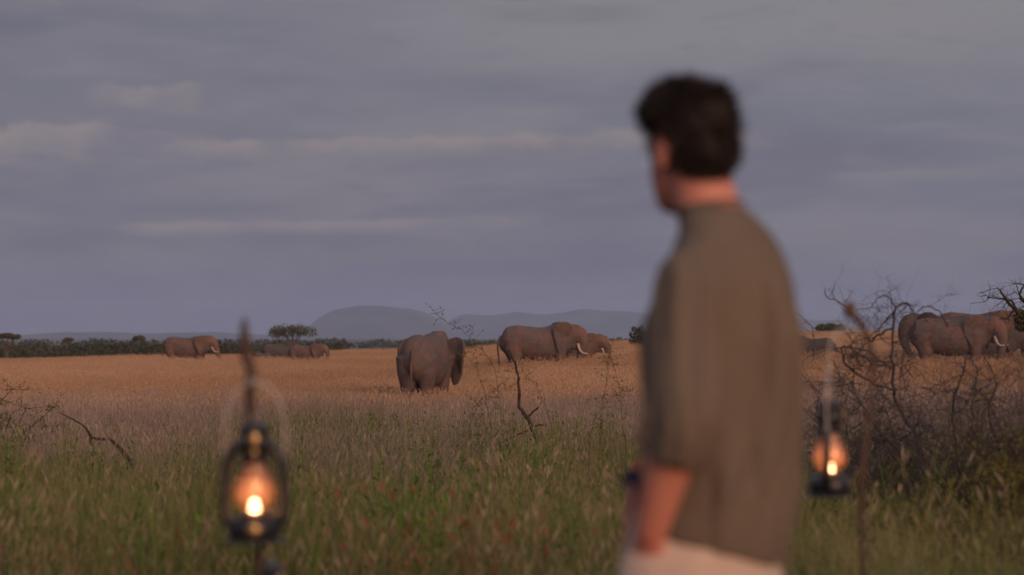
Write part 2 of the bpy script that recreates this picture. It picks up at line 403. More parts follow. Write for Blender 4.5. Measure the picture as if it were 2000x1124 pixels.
def vn(x, y, sc, seed=0.):       # cheap smooth variation field
    return (np.sin(x * sc + seed) + np.sin(y * sc * .7 + seed * 2.1) + np.sin((x + y) * sc * .53 + seed * .7) + np.sin((x - 1.7 * y) * sc * .31 + seed * 3.3)) / 4

mg_gold = grass_mat('golden_grass', [C4(.30, .180, .105), C4(.46, .290, .165), C4(.56, .37, .225), C4(.66, .47, .31)], .05)
mg_brown = grass_mat('brown_grass', [C4(.15, .125, .10), C4(.26, .205, .17), C4(.38, .30, .25), C4(.52, .41, .33)], .12)
mg_green = grass_mat('green_grass', [C4(.085, .105, .032), C4(.155, .178, .055), C4(.235, .235, .085), C4(.37, .31, .18)], .25)
mg_seed = grass_mat('seeding_grass', [C4(.11, .12, .045), C4(.22, .19, .09), C4(.34, .27, .17), C4(.50, .39, .28)], .2)
mg_rust = grass_mat('rusty_weed', [C4(.13, .085, .035), C4(.21, .12, .055), C4(.30, .155, .075)], .3)
mg_lime = grass_mat('fresh_green_weed', [C4(.07, .13, .02), C4(.11, .19, .03), C4(.17, .24, .05)], .3)

gold = [clump('g', mg_gold, 60, .55, .35, .85, .006, .30, head=.5, headw=.016) for _ in range(5)]
put_field('golden_grass', 'knee-high golden dry grass covering the plain', gold, 60000, 55, 345, 1.25, .75, 1.2, hfun=lambda x, y: 1 + .18 * vn(x, y, .25, 2))
brown = [clump('b', mg_brown, 64, .40, .30, .90, .0030, .32, head=.5, headw=.0048, leafy=1) for _ in range(5)]
put_field('brown_grass', 'greyish brown seeding grass beyond the green grass', brown, 11500, 15, 72, 1.9, .75, 1.3,
          keep=lambda x, y: (y + 12 * vn(x, y, .9, 4) > 27) & (y + 8 * vn(x, y, .4, 8) < 66))
green = [clump('n', mg_green, 62, .30, .20, .80, .0040, .28, head=.10, headw=.004, leafy=3) for _ in range(6)]
put_field('green_grass', 'tall green grass in front of the brown grass', green, 13500, 9.5, 48, 1.7, .7, 1.25,
          keep=lambda x, y: y + 7 * vn(x, y, .8, 1) + np.random.randn(len(x)) * 3 - 12 * np.exp(-((x + 1) / 4.0) ** 2) < 29, hfun=lambda x, y: 1 + .45 * vn(x, y, 1.5, 6) + .2 * vn(x, y, 4, 2))
seedg = [clump('s', mg_seed, 26, .30, .40, 1.0, .0024, .28, head=.7, headw=.0052) for _ in range(4)]
put_field('seeding_grass', 'pale seed heads standing among the green grass', seedg, 1500, 9.5, 40, 1.7, .75, 1.15, keep=lambda x, y: vn(x, y, .9, 3) > -.25)
lime = [clump('l', mg_lime, 7, .10, .7, 1.15, .010, .10, leafy=12) for _ in range(4)]
put_field('fresh_green_weeds', 'fresh green leafy stalks rising above the grass', lime, 2200, 12, 44, 1.7, .7, 1.15, keep=lambda x, y: (vn(x, y, 1.1, 9) > -.05) & (y - 12 * np.exp(-((x + 1) / 4.0) ** 2) < 32))
rust = [clump('r', mg_rust, 14, .22, .35, .75, .005, .45, head=.5, headw=.011, leafy=3) for _ in range(3)]
put_field('rusty_weeds', 'rusty orange drying weeds in the near grass', rust, 200, 9.5, 24, 1.5, .8, 1.15, keep=lambda x, y: vn(x, y, 1.2, 5) > .0)
plume = [clump('p', mg_rust, 16, .16, .6, 1.15, .006, .40, head=.8, headw=.016, leafy=8) for _ in range(3)]
pn = 9; pd = np.random.uniform(10.6, 14.5, pn); px_ = (np.random.normal(790, 95, pn) - 1000) / F * pd
scatter('rusty_plumes', 'rusty orange drying plumes blurred in the near grass left of the man', plume, np.stack([px_, pd, ground_np(px_, pd)], 1), np.stack([pd * 0, pd * 0, np.random.rand(pn) * 6.28], 1), np.repeat(np.random.uniform(.65, 1.05, (pn, 1)), 3, 1), np.random.randint(0, 3, pn))
tall = [clump('v', mg_seed, 6, .22, .75, 1.15, .0030, .22, head=1, headw=.009, tint=(.6, 1)) for _ in range(4)]
put_field('tall_pale_grass', 'tall pale seeding stems above the green grass', tall, 1500, 11, 46, 1.6, .75, 1.15, keep=lambda x, y: vn(x, y, 1.3, 7) > -.1)
short = [clump('t', mg_green, 40, .25, .08, .25, .004, .4) for _ in range(3)]
x_, y_, z_ = np.random.uniform(-3.5, 3.5, 2600), np.random.uniform(-2.5, 10, 2600), None
kk = np.random.rand(len(x_)) < 1; z_ = ground_np(x_, y_)
scatter('short_grass', 'short grass on the rise beside the lanterns', short, np.stack([x_, y_, z_], 1), np.stack([x_ * 0, x_ * 0, np.random.rand(len(x_)) * 6.28], 1), np.ones((len(x_), 3)) * np.random.uniform(.6, 1.1, (len(x_), 1)), np.random.randint(0, 3, len(x_)))

# ------------------------------------------------------------------ distant bush and trees
m_leaf = mat('dusty_leaves', C4(.040, .048, .024), 1, C4(.085, .085, .042), .12, coord='Pos', spec=.05)
m_leaf2 = mat('acacia_leaves', C4(.07, .075, .030), 1, C4(.12, .11, .05), .6, coord='Pos', spec=.05)
m_bark = mat('acacia_bark', C4(.10, .075, .055), .95, C4(.16, .12, .09), 3, bump=.6, bscale=12, spec=.1)
def leaf_blob(Vs, Fs, c, r, n, s):
    for _ in range(n):
        d_ = Vector((random.gauss(0, 1), random.gauss(0, 1), random.gauss(0, 1))).normalized(); k = random.uniform(.45, 1.03) ** .6
        p = Vector(c) + Vector((d_.x * r[0] * k, d_.y * r[1] * k, d_.z * r[2] * k))
        if p.z < c[2] - r[2] * .97: continue
        a = Vector((random.gauss(0, 1), random.gauss(0, 1), random.gauss(0, .6))).normalized() * s * random.uniform(.5, 1.2)
        b = a.cross(Vector((random.gauss(0, 1), random.gauss(0, 1), random.gauss(0, 1)))).normalized() * s * random.uniform(.4, 1)
        q = len(Vs); Vs.extend((p - a, p + b, p + a, p - b)); Fs.append((q, q + 1, q + 2, q + 3))
Vs, Fs = [], []
def belt(px0, px1, d0, d1, h0, h1, n, w=1.3, s=.28, per=70):
    for _ in range(n):
        px = random.uniform(px0, px1); d = random.uniform(d0, d1); b = gpos(px, d); h = random.uniform(h0, h1); rw = h * random.uniform(.6, 1) * w
        leaf_blob(Vs, Fs, (b.x, b.y, b.z + h * .45), (rw, rw, h * .58), per, s * (d / 350))
belt(-500, 330, 345, 420, 2.0, 3.3, 230); belt(-500, 520, 350, 430, 2.2, 3.7, 80); belt(330, 640, 350, 430, 1.5, 2.9, 110)
belt(880, 1000, 345, 410, .9, 1.5, 40); belt(1120, 1300, 340, 400, .8, 1.5, 70); belt(740, 860, 390, 440, .8, 1.3, 26)
belt(1560, 2300, 345, 420, .5, 1.2, 90)
belt(-500, 2500, 900, 1500, 2.5, 5, 420, 1.5, .30, 44)
kind(link('distant_bushland', mesh('distant_bushland', Vs, Fs), m_leaf, smooth=False), 'stuff', 'dense belt of grey-green bush along the far edge of the plain')
def bush(px, d, h, w, label, seed=None):
    b = gpos(px, d); t = thing('bush', label, 'bush', b); V2, F2 = [], []
    for _ in range(7):
        a = random.uniform(0, 6.28); r = random.uniform(0, .55) * w
        leaf_blob(V2, F2, (r * math.cos(a), r * math.sin(a), h * random.uniform(.35, .62)), (w * .5, w * .5, h * .40), 110, .035 * h + .04)
    link('foliage', mesh('foliage', V2, F2), m_leaf, t, smooth=False)
    V2, F2 = [], []
    for _ in range(6):
        a = random.uniform(0, 6.28); loft(V2, F2, [(0, 0, -.1), (math.cos(a) * w * .2, math.sin(a) * w * .2, h * .35), (math.cos(a) * w * .5, math.sin(a) * w * .5, h * .7)], [.08, .06, .02], 5)
    link('stem', mesh('stem', V2, F2), m_bark, t)
bush(665, 335, 2.3, 1.6, 'rounded dark bush right of the umbrella acacia, behind the small grazing herd')
bush(1252, 240, 2.9, 1.3, 'dark rounded bush just left of the man, at the far edge of the grass')
bush(816, 330, 1.2, .9, 'low bush behind the elephant seen from the rear')
bush(925, 300, 1.2, 1.2, 'low dark bush between the rear-view elephant and the centre pair')
bush(1820, 345, 2.0, 2.2, 'low bush on the ridge behind the large elephant at the thornbush')
def acacia(px, d, top, wpx, thick, label, lean=0, n=5):
    b = gpos(px, d); H = at(px, top, d).z - b.z; W = wpx / F * d / 2; t = thing('acacia_tree', label, 'tree', b)
    V2, F2, V3, F3 = [], [], [], []
    for i in range(n):
        a = 6.28 * i / n + random.uniform(-.4, .4); rx = W * random.uniform(.45, .75)
        e = Vector((math.cos(a) * rx + lean, math.sin(a) * rx, H - thick * random.uniform(.6, .9)))
        m1 = Vector((lean * .3 + e.x * .15, e.y * .15, H * .35))
        m2 = Vector((e.x * .55, e.y * .55, H * .62))
        loft(V2, F2, catmull([(lean * .1, 0, -.2), m1, m2, e], 3), [.16 * H / 5 * (1 - .085 * k) for k in range(10)], 6)
        for _ in range(5):
            f = e + Vector((random.gauss(0, W * .22), random.gauss(0, W * .22), thick * random.uniform(.1, .45)))
            loft(V2, F2, [m2.lerp(e, random.uniform(.4, 1)), f], [.035, .012], 4)
    for _ in range(40):
        a = random.uniform(0, 6.28); r = W * math.sqrt(random.random()) * .82
        leaf_blob(V3, F3, (math.cos(a) * r + lean, math.sin(a) * r, H - thick * (.5 + .35 * (r / W) ** 2) + random.uniform(-.2, .2) * thick), (W * .3, W * .3, thick * .36), 60, .10 * d / 330 + .02)
    link('trunk', mesh('trunk', V2, F2), m_bark, t); link('crown', mesh('crown', V3, F3), m_leaf2, t, smooth=False)
acacia(570, 330, 631, 98, 1.8, 'flat-topped umbrella acacia standing behind the small grazing herd')
acacia(14, 335, 650, 50, .8, 'small flat-topped acacia at the far left edge of the plain')
acacia(272, 400, 655, 26, .8, 'tiny umbrella tree poking above the bush belt, left of the lone bull')
acacia(133, 410, 660, 22, .6, 'tiny tree top above the left part of the bush belt')
acacia(1622, 345, 631, 62, 1.1, 'dark flat-topped acacia on the ridge behind the dead thornbush')

# ------------------------------------------------------------------ elephants
def skin_mat(name, base, dust, amt):
    m = bpy.data.materials.new(name); m.use_nodes = True; q = G(m.node_tree); p = m.node_tree.nodes['Principled BSDF']
    p.inputs['Roughness'].default_value = .9; p.inputs['Specular IOR Level'].default_value = .15
    v = q.node('ShaderNodeTexCoord').outputs['Object']
    s1 = q.node('ShaderNodeSeparateXYZ'); q.put(s1.inputs[0], v)
    n = q.noise(v, 1.6, 6, .6, .3); n2 = q.noise(v, 5, 6, .65)
    c = q.mix(q.sstep(n2, .3, .7), base, tuple(x * .72 for x in base[:3]) + (1,))
    hd = q.m('MULTIPLY', q.sstep(s1.outputs[0], 1.5, 2.3), q.sstep(s1.outputs[2], 1.9, 2.6))     # red dust thrown over head and back
    c = q.mix(q.m('MULTIPLY', q.m('ADD', q.m('MULTIPLY', q.sstep(n, .42, .62), .55), q.m('MULTIPLY', hd, .9), clamp=True), amt), c, dust)
    q.put(p.inputs['Base Color'], c)
    vw = q.node('ShaderNodeTexVoronoi', feature='DISTANCE_TO_EDGE'); q.put(vw.inputs['Vector'], v); vw.inputs['Scale'].default_value = 26
    hgt = q.m('ADD', q.m('MULTIPLY', q.m('MINIMUM', vw.outputs['Distance'], .12), 3), q.noise(v, 7, 5, .7, .8))
    b = q.node('ShaderNodeBump'); b.inputs['Strength'].default_value = .6; b.inputs['Distance'].default_value = .025; q.put(b.inputs['Height'], hgt)
    m.node_tree.links.new(b.outputs[0], p.inputs['Normal']); return m
sk = [skin_mat('elephant_skin', C4(.150, .122, .112), C4(.225, .112, .078), .8), skin_mat('elephant_skin_dark', C4(.105, .090, .086), C4(.14, .095, .075), .6), skin_mat('elephant_skin_red', C4(.155, .112, .096), C4(.215, .118, .08), 1)]
m_tusk = mat('ivory', C4(.48, .36, .29), .5, C4(.45, .33, .26), 3, spec=.4)
m_eye = mat('dark_eye', C4(.02, .015, .01), .2)
m_tail = mat('tail_hair', C4(.03, .025, .022), .9)
EAR = [(0, .22), (.18, .40), (.50, .46), (.85, .36), (1.05, .10), (1.06, -.20), (.92, -.52), (.72, -.85), (.52, -1.12), (.36, -1.20), (.24, -1.05), (.14, -.70), (.04, -.35), (0, -.1)]
def elephant(label, px, d, yaw, s=1.0, skin=0, pitch=0, hyaw=0, flare=18, trunk='down', tusk=.75, step=.0, group=None, voxel=.055, dz=0, wide=1, earz=0):
    """African elephant; local +X is forward, shoulder about 2.8 m at scale 1"""
    root = thing('elephant', label, 'elephant', gpos(px, d) + Vector((0, 0, dz)), R(yaw), group); root.scale = (s, s * wide, s)
    Vs, Fs = [], []; KX = 1.18
    st = [(-1.58, 1.95, .12, .22), (-1.50, 1.92, .30, .44), (-1.32, 1.93, .50, .66), (-1.0, 1.93, .64, .78), (-.55, 1.83, .72, .82), (0, 1.74, .77, .84),
          (.45, 1.78, .74, .85), (.85, 1.93, .64, .84), (1.12, 2.05, .52, .74), (1.35, 2.12, .40, .60), (1.5, 2.14, .34, .5)]
    loft(Vs, Fs, [(x * KX, 0, z) for x, z, a, b in st], [(a, b) for x, z, a, b in st], 22)
    ball(Vs, Fs, (-1.0 * KX, 0, 2.30), (.45, .34, .36)); ball(Vs, Fs, (.9 * KX, 0, 2.35), (.45, .30, .38))
    k = 0
    for (x, y, f) in ((.95, .36, 1), (.95, -.36, 1), (-1.08, .33, 0), (-1.08, -.33, 0)):
        o = step * (1 if k in (0, 3) else -1); k += 1; x *= KX
        if f: loft(Vs, Fs, [(x, y, 2.0), (x, y, 1.5), (x + .02 + o * .3, y, 1.0), (x + o * .6, y, .6), (x + o, y, .22), (x + o + .02, y, -.02)], [.42, .34, .245, .20, .195, .235], 14, up=Vector((1, 0, 0)))
        else: loft(Vs, Fs, [(x, y, 2.0), (x + .02, y, 1.5), (x + .12 + o * .3, y, 1.0), (x - .02 + o * .7, y, .55), (x + o, y, .2), (x + o + .04, y, -.02)], [(.40, .46), (.36, .44), (.26, .30), .195, .19, .225], 14, up=Vector((1, 0, 0)))
    piv = Vector((1.38 * KX, 0, 2.22)); HM = Matrix.Translation(piv) @ Matrix.Rotation(R(hyaw), 4, 'Z') @ Matrix.Rotation(R(pitch), 4, 'Y')
    hV, hF = [], []
    hs = [(-.25, .0, .40, .46), (.05, .06, .42, .50), (.28, .10, .40, .50), (.50, .08, .35, .45), (.66, .0, .29, .36), (.78, -.1, .22, .25)]
    loft(hV, hF, [(x, 0, z) for x, z, a, b in hs], [(a, b) for x, z, a, b in hs], 18)
    ball(hV, hF, (.30, .13, .40), (.26, .19, .20)); ball(hV, hF, (.30, -.13, .40), (.26, .19, .20))
    ball(hV, hF, (.38, 0, -.45), (.30, .17, .20))                                    # lower jaw
    TR = {'down': [(.66, -.02), (.80, -.30), (.86, -.75), (.86, -1.2), (.84, -1.6), (.92, -1.95)],
          'fwd': [(.66, -.02), (.82, -.28), (.96, -.62), (1.14, -1.0), (1.36, -1.35), (1.62, -1.55)],
          'curl': [(.66, -.02), (.80, -.32), (.84, -.75), (.76, -1.15), (.56, -1.42), (.34, -1.35)],
          'mouth': [(.66, -.02), (.86, -.30), (.98, -.62), (.96, -.92), (.76, -1.0), (.55, -.80)]}[trunk]
    tp = catmull([(x, 0, z) for x, z in TR], 3); loft(hV, hF, tp, [.25 * (1 - i / (len(tp) - 1)) ** 1.1 + .075 for i in range(len(tp))], 12, up=Vector((0, 1, 0)))
    for sy in (1, -1):
        n0 = len(hV); fl = R(flare); n_ = len(EAR)
        bx = Vector((-math.cos(fl), sy * math.sin(fl), 0)); nrm = Vector((math.sin(fl), sy * math.cos(fl), 0)) * sy
        for off in (.05, -.05):
            for (a, b) in EAR:
                bend = .16 * math.sin(a * 2.4) + .06 * math.sin(b * 5)
                hV.append(Vector((.02, sy * .36, .12 + earz)) + bx * (a * .98) + Vector((0, 0, b * .98)) + nrm * (off + sy * bend))
        cA = len(hV); 
        for off in (.06, -.06): hV.append(Vector((.02, sy * .36, .12 + earz)) + bx * .5 + Vector((0, 0, -.2)) + nrm * (off + sy * .14))
        for i in range(n_):
            j = (i + 1) % n_; hF.append((n0 + i, n0 + j, cA)); hF.append((n0 + n_ + j, n0 + n_ + i, cA + 1)); hF.append((n0 + i, n0 + n_ + i, n0 + n_ + j, n0 + j))
    b0 = len(Vs); Vs += [HM @ v for v in hV]; Fs += [tuple(i + b0 for i in f) for f in hF]
    body = link('body', remesh(Vs, Fs, voxel, 3, .5), sk[skin], root)
    if tusk:
        for sy in (1, -1):
            a, b = [], []; pts = catmull([(.52, sy * .2, -.30), (.66, sy * .25, -.50), (.80, sy * .28, -.63), (.86 + tusk * .28, sy * .25, -.66), (.90 + tusk * .55, sy * .2, -.60)], 3)
            loft(a, b, [HM @ p for p in pts], [.085 - .005 * i for i in range(len(pts))], 8); link('tusk', mesh('tusk', a, b), m_tusk, root)
    for sy in (1, -1):
        a, b = [], []; ball(a, b, HM @ Vector((.50, sy * .335, .02)), .035, 8); link('eye', mesh('eye', a, b), m_eye, root)
    a, b = [], []; tl = catmull([(-1.56 * KX, 0, 2.18), (-1.68 * KX, .02, 1.8), (-1.66 * KX, .03, 1.3), (-1.63 * KX, .0, .95)], 3)
    loft(a, b, tl, [.055 - .0034 * i for i in range(len(tl))], 7); t_ = link('tail', mesh('tail', a, b), sk[skin], root)
    a, b = [], []
    for i in range(10): loft(a, b, [(-1.63 * KX, 0, .97), (-1.63 * KX + random.gauss(0, .03), random.gauss(0, .05), .55)], [.012, .004], 3)
    link('tail_tuft', mesh('tail_tuft', a, b), m_tail, t_)
    return root
elephant('large elephant seen from behind with its right ear spread, alone in the middle field', 830, 90, 80, 1.15, 0, pitch=-2, hyaw=-10, flare=60, trunk='down', tusk=.25, wide=.92, earz=-.16, voxel=.045)
GC = 'elephants of the centre group'
elephant('large elephant walking right with a pale upturned tusk, front one of the pair', 1050, 125, 4, 1.03, 0, pitch=19, hyaw=-6, flare=30, trunk='down', tusk=.45, step=.15, group=GC, voxel=.045, dz=-.15)
elephant('smaller elephant half hidden behind the tusked one of the centre group, only its head showing', 1114, 133, -8, .84, 2, pitch=10, hyaw=0, flare=26, trunk='mouth', tusk=.1, group=GC, dz=-.15)
elephant('elephant hidden behind the centre pair with only the top of its back in view', 1044, 131, 0, 1.01, 1, pitch=34, flare=12, trunk='down', tusk=0, group=GC, dz=-.15)
GL = 'elephants grazing far away on the left'
elephant('lone distant bull walking right with his trunk reaching forward, left of the lantern stake', 364, 212, -4, 1.09, 2, pitch=6, flare=30, trunk='fwd', tusk=.3, step=.2, group=GL, dz=-.22)
elephant('distant elephant calf just right of the lantern stake, smallest of the left herd', 512, 222, 150, .55, 2, pitch=10, trunk='down', tusk=0, group=GL, dz=-.22)
elephant('distant dark elephant in the middle of the left herd, below the umbrella acacia', 545, 226, 10, .86, 1, pitch=26, flare=10, trunk='curl', tusk=0, group=GL, dz=-.22)
elephant('distant grazing elephant with lowered head, rightmost of the left herd', 598, 214, -14, .84, 2, pitch=14, flare=34, trunk='curl', tusk=.1, group=GL, dz=-.22)
GR = 'elephants beside the dead thornbush'
elephant('large elephant walking right beside the thornbush with a reddish dusty head', 1857, 108, -12, .97, 0, pitch=10, hyaw=-22, flare=42, trunk='down', tusk=.3, step=.12, group=GR, voxel=.045)
elephant('dark elephant partly hidden behind the rump of the large one at the thornbush', 1850, 116, 196, .99, 1, pitch=16, flare=40, trunk='curl', tusk=0, group=GR)
elephant('elephant walking right with long white tusks, behind the head of the large thornbush one', 1904, 117, -12, 1.04, 2, pitch=2, hyaw=-6, flare=22, trunk='down', tusk=.55, group=GR)
elephant('young grey elephant tucked beside the head of the large thornbush one', 1934, 112, -8, .72, 1, pitch=4, flare=24, trunk='curl', tusk=.15, group=GR)
elephant('brown elephant cut by the right edge of the photo', 2048, 112, 170, .90, 2, pitch=10, flare=20, trunk='curl', tusk=0, group=GR)
elephant('small dusky elephant seen through the left twigs of the thornbush', 1590, 130, 165, .60, 1, pitch=20, flare=18, trunk='down', tusk=0, group=GR)

# ------------------------------------------------------------------ dead thornbush and other sticks
m_dead = mat('dead_wood', C4(.058, .054, .060), .95, C4(.12, .105, .105), 6, bump=.5, bscale=40, spec=.1)
m_dark = mat('dark_dead_wood', C4(.045, .032, .028), .9, C4(.08, .055, .045), 6, bump=.5, bscale=40, spec=.1)
m_weed = mat('weed_stem', C4(.09, .085, .035), .9, C4(.14, .11, .05), 8)
def branchy(V2, F2, p, dirv, length, r, depth, droop=.25, spread=.7, seg=5, nb=3, gnarl=.3, thorns=True):
    pts = [Vector(p)]; dv = Vector(dirv).normalized()
    for i in range(seg):
        dv = (dv + Vector((random.gauss(0, gnarl), random.gauss(0, gnarl), random.gauss(0, gnarl) - droop * (i / seg))) * .45).normalized()
        pts.append(pts[-1] + dv * length / seg)
    loft(V2, F2, pts, [r * (1 - .75 * i / seg) for i in range(seg + 1)], 5 if r > .008 else 3, cap=False)
    if depth > 0:
        for _ in range(nb):
            i = random.randint(1, seg); q = pts[i]; t = (pts[i] - pts[i - 1]).normalized()
            nd = (t + Vector((random.gauss(0, spread), random.gauss(0, spread), random.gauss(0, spread)))).normalized()
            branchy(V2, F2, q, nd, length * random.uniform(.35, .7), r * (1 - .75 * i / seg) * .7 + .0008, depth - 1, droop, spread, max(3, seg - 1), nb, gnarl)
D0 = 20.0
def line(pts, r0, r1, d=D0, k=4, off=0, org=None):
    P_ = [at(a, b, d + off + (c_ if len(q) > 2 else 0)) for q in pts for (a, b, c_) in [(q[0], q[1], q[2] if len(q) > 2 else 0)]]
    P_ = catmull(P_, k)
    P_ = [p + Vector((random.gauss(0, .006), random.gauss(0, .01), random.gauss(0, .006))) for p in P_]
    if org is not None: P_ = [p - org for p in P_]
    return P_, [r0 + (r1 - r0) * i / (len(P_) - 1) for i in range(len(P_))]
tb_o = gpos(1830, D0)
tb = thing('thorn_bush', 'large tangled dead grey thornbush behind the right lantern', 'bush', tb_o)
limbs = [
    ([(1850, 960), (1815, 905, .1), (1785, 845, .2), (1752, 790, .2), (1746, 764, .2), (1742, 700, .1), (1744, 655, .1), (1750, 602, 0), (1768, 593, 0), (1778, 597, -.1), (1784, 614, -.1)], .024, .007),
    ([(1752, 762, .2), (1712, 752), (1680, 734), (1655, 712, -.2), (1642, 682, -.2), (1660, 680, -.2), (1690, 702, -.1), (1715, 713), (1742, 722, .1)], .014, .008),
    ([(1742, 722, .1), (1700, 690, .2), (1650, 678, .2), (1600, 688, .1), (1575, 700), (1567, 715)], .012, .004),
    ([(1745, 640), (1715, 655, .1), (1700, 668, .2), (1690, 645, .2), (1672, 620, .3), (1650, 598, .3), (1612, 577, .3), (1611, 565, .3)], .012, .005),
    ([(1750, 602), (1738, 582, -.1), (1725, 578, -.1), (1712, 586, -.2), (1700, 601, -.2), (1675, 606, -.2)], .008, .003),
    ([(1748, 605), (1725, 632, .2), (1700, 655, .3), (1660, 668, .4)], .008, .004),
    ([(1850, 640, .5), (1835, 607, .4), (1806, 600, .4), (1790, 612, .3), (1784, 640, .3), (1775, 700, .3)], .008, .005),
    ([(1880, 960, .3), (1868, 880, .3), (1862, 820, .2), (1865, 770, .1), (1882, 730, 0), (1884, 700, 0), (1860, 680, 0)], .020, .006),
    ([(1910, 960, -.4), (1905, 870, -.4), (1900, 800, -.3), (1908, 740, -.2), (1903, 712, -.2), (1880, 690, -.2)], .018, .006),
    ([(1780, 850, .2), (1740, 862, .1), (1700, 868), (1680, 880)], .010, .004),
    ([(1790, 960, -.2), (1770, 900, -.2), (1730, 860, -.3), (1690, 800, -.4), (1660, 760, -.4), (1640, 730, -.4), (1625, 700, -.4)], .014, .005),
    ([(1960, 960, .6), (1950, 880, .5), (1930, 800, .4), (1945, 750, .3), (1925, 700, .3)], .016, .006)]
for pts, r0, r1 in limbs:
    P_, r_ = line(pts, r0, r1, org=tb_o); a, b = [], []; loft(a, b, P_, [x * .78 for x in r_], 7); lo = link('branch', mesh('branch', a, b), m_dead, tb)
Vs, Fs = [], []
for pts, r0, r1 in limbs:
    P_, r_ = line(pts, r0, r1, org=tb_o)
    for _ in range(9):
        i = random.randint(1, len(P_) - 1); branchy(Vs, Fs, P_[i], (random.gauss(0, 1), random.gauss(0, .7), random.gauss(-.1, .6)), random.uniform(.12, .36), r_[i] * .45, 2, .1, .8, 4, 3, .5)
random.seed(21)
for _ in range(430):
    px = random.uniform(1640, 2160); d = D0 + random.uniform(-1.0, 1.4); b = gpos(px, d) - tb_o
    lx = -.35 if px < 1850 else random.uniform(-.5, .5)
    branchy(Vs, Fs, b, (lx + random.gauss(0, .4), random.gauss(0, .3), 1), random.uniform(1.0, 1.75) * (1 if px > 1780 else .72), random.uniform(.005, .011), 3, .25, .62, 6, 3, .34)
for _ in range(90):
    px = random.uniform(1580, 1800); py = random.uniform(690, 900); b = at(px, py, D0 + random.uniform(-.5, .7)) - tb_o
    branchy(Vs, Fs, b, (random.gauss(-.2, .8), random.gauss(0, .5), random.gauss(.0, .6)), random.uniform(.2, .45), random.uniform(.004, .008), 2, .4, .8, 5, 3, .5)
kind(link('twigs', mesh('twigs', Vs, Fs), m_dead, tb), 'stuff')

def stick(label, pts, r0, r1, d, m=m_dark, extra=(), name='dead_branch', ends=True):
    base = Vector(at(pts[0][0], pts[0][1], d)); base.z = ground(base.x, d)
    t = thing(name, label, 'branch', base); P_, r_ = line(pts, r0, r1, d, org=base)
    P_ = [Vector((P_[0].x, P_[0].y, -.05))] + P_; r_ = [r0 * 1.15] + r_
    a, b = [], []; loft(a, b, P_, r_, 7); link('stem', mesh('stem', a, b), m, t)
    for e, q0, q1 in extra:
        P_, r_ = line(e, q0, q1, d, org=base); a, b = [], []; loft(a, b, P_, r_, 6); link('side_branch', mesh('side_branch', a, b), m, t)
    return t
stick('crooked dark dead branch standing upright in the grass below the centre elephants',
      [(1046, 880), (1044, 862), (1036, 828), (1022, 806), (1013, 790), (1014, 755), (1010, 725), (1003, 703), (994, 684)], .034, .013, 34,
      extra=[([(1028, 818), (1040, 806), (1052, 797)], .020, .012), ([(1036, 836), (1050, 831), (1068, 829)], .020, .009), ([(1036, 838), (1015, 848), (985, 862), (960, 872)], .014, .006)])
stick('dark crooked dead twig leaning left in the grass at the left of the photo',
      [(262, 908), (240, 882), (215, 860), (183, 858), (172, 842), (150, 824), (116, 806)], .024, .006, 27, extra=[([(172, 842), (178, 862), (184, 884)], .014, .007), ([(215, 860), (236, 884), (250, 912)], .010, .005)])
# small-leaved tree whose bare branches reach in at the right edge
to = gpos(2060, 36); rt = thing('acacia_tree', 'thorn tree reaching bare branches in at the upper right edge', 'tree', to)
Vs, Fs = [], []
for pts, r0, r1 in (([(2062, 860), (2058, 740), (2045, 660), (2015, 640), (1985, 606), (1972, 595), (1955, 570), (1946, 562)], .065, .008), ([(1985, 606), (1975, 588), (1950, 583), (1928, 582)], .022, .006),
                    ([(2045, 660), (2020, 600), (2000, 590), (1992, 575), (2000, 556)], .05, .010), ([(2058, 740), (2080, 640), (2120, 560)], .07, .02), ([(1985, 604), (1972, 615), (1968, 625)], .014, .006)):
    P_, r_ = line(pts, r0, r1, 36, org=to); loft(Vs, Fs, P_, r_, 7)
    for _ in range(8):
        i = random.randint(len(P_) // 2, len(P_) - 1); branchy(Vs, Fs, P_[i], (random.gauss(0, 1), random.gauss(0, 1), random.gauss(.2, .8)), random.uniform(.1, .35), .007, 1, .1, .9, 3, 3, .5)
link('trunk', mesh('trunk', Vs, Fs), m_dark, rt)
Vs, Fs = [], []
for (px, py, r) in ((2000, 622, .16), (2030, 600, .3), (2060, 570, .4), (2090, 620, .4), (2040, 640, .3), (2110, 560, .4), (1996, 640, .10)):
    c = at(px, py, 36) - to; leaf_blob(Vs, Fs, c, (r, r, r * .6), 420, .022)
link('crown', mesh('crown', Vs, Fs), m_leaf2, rt, smooth=False)
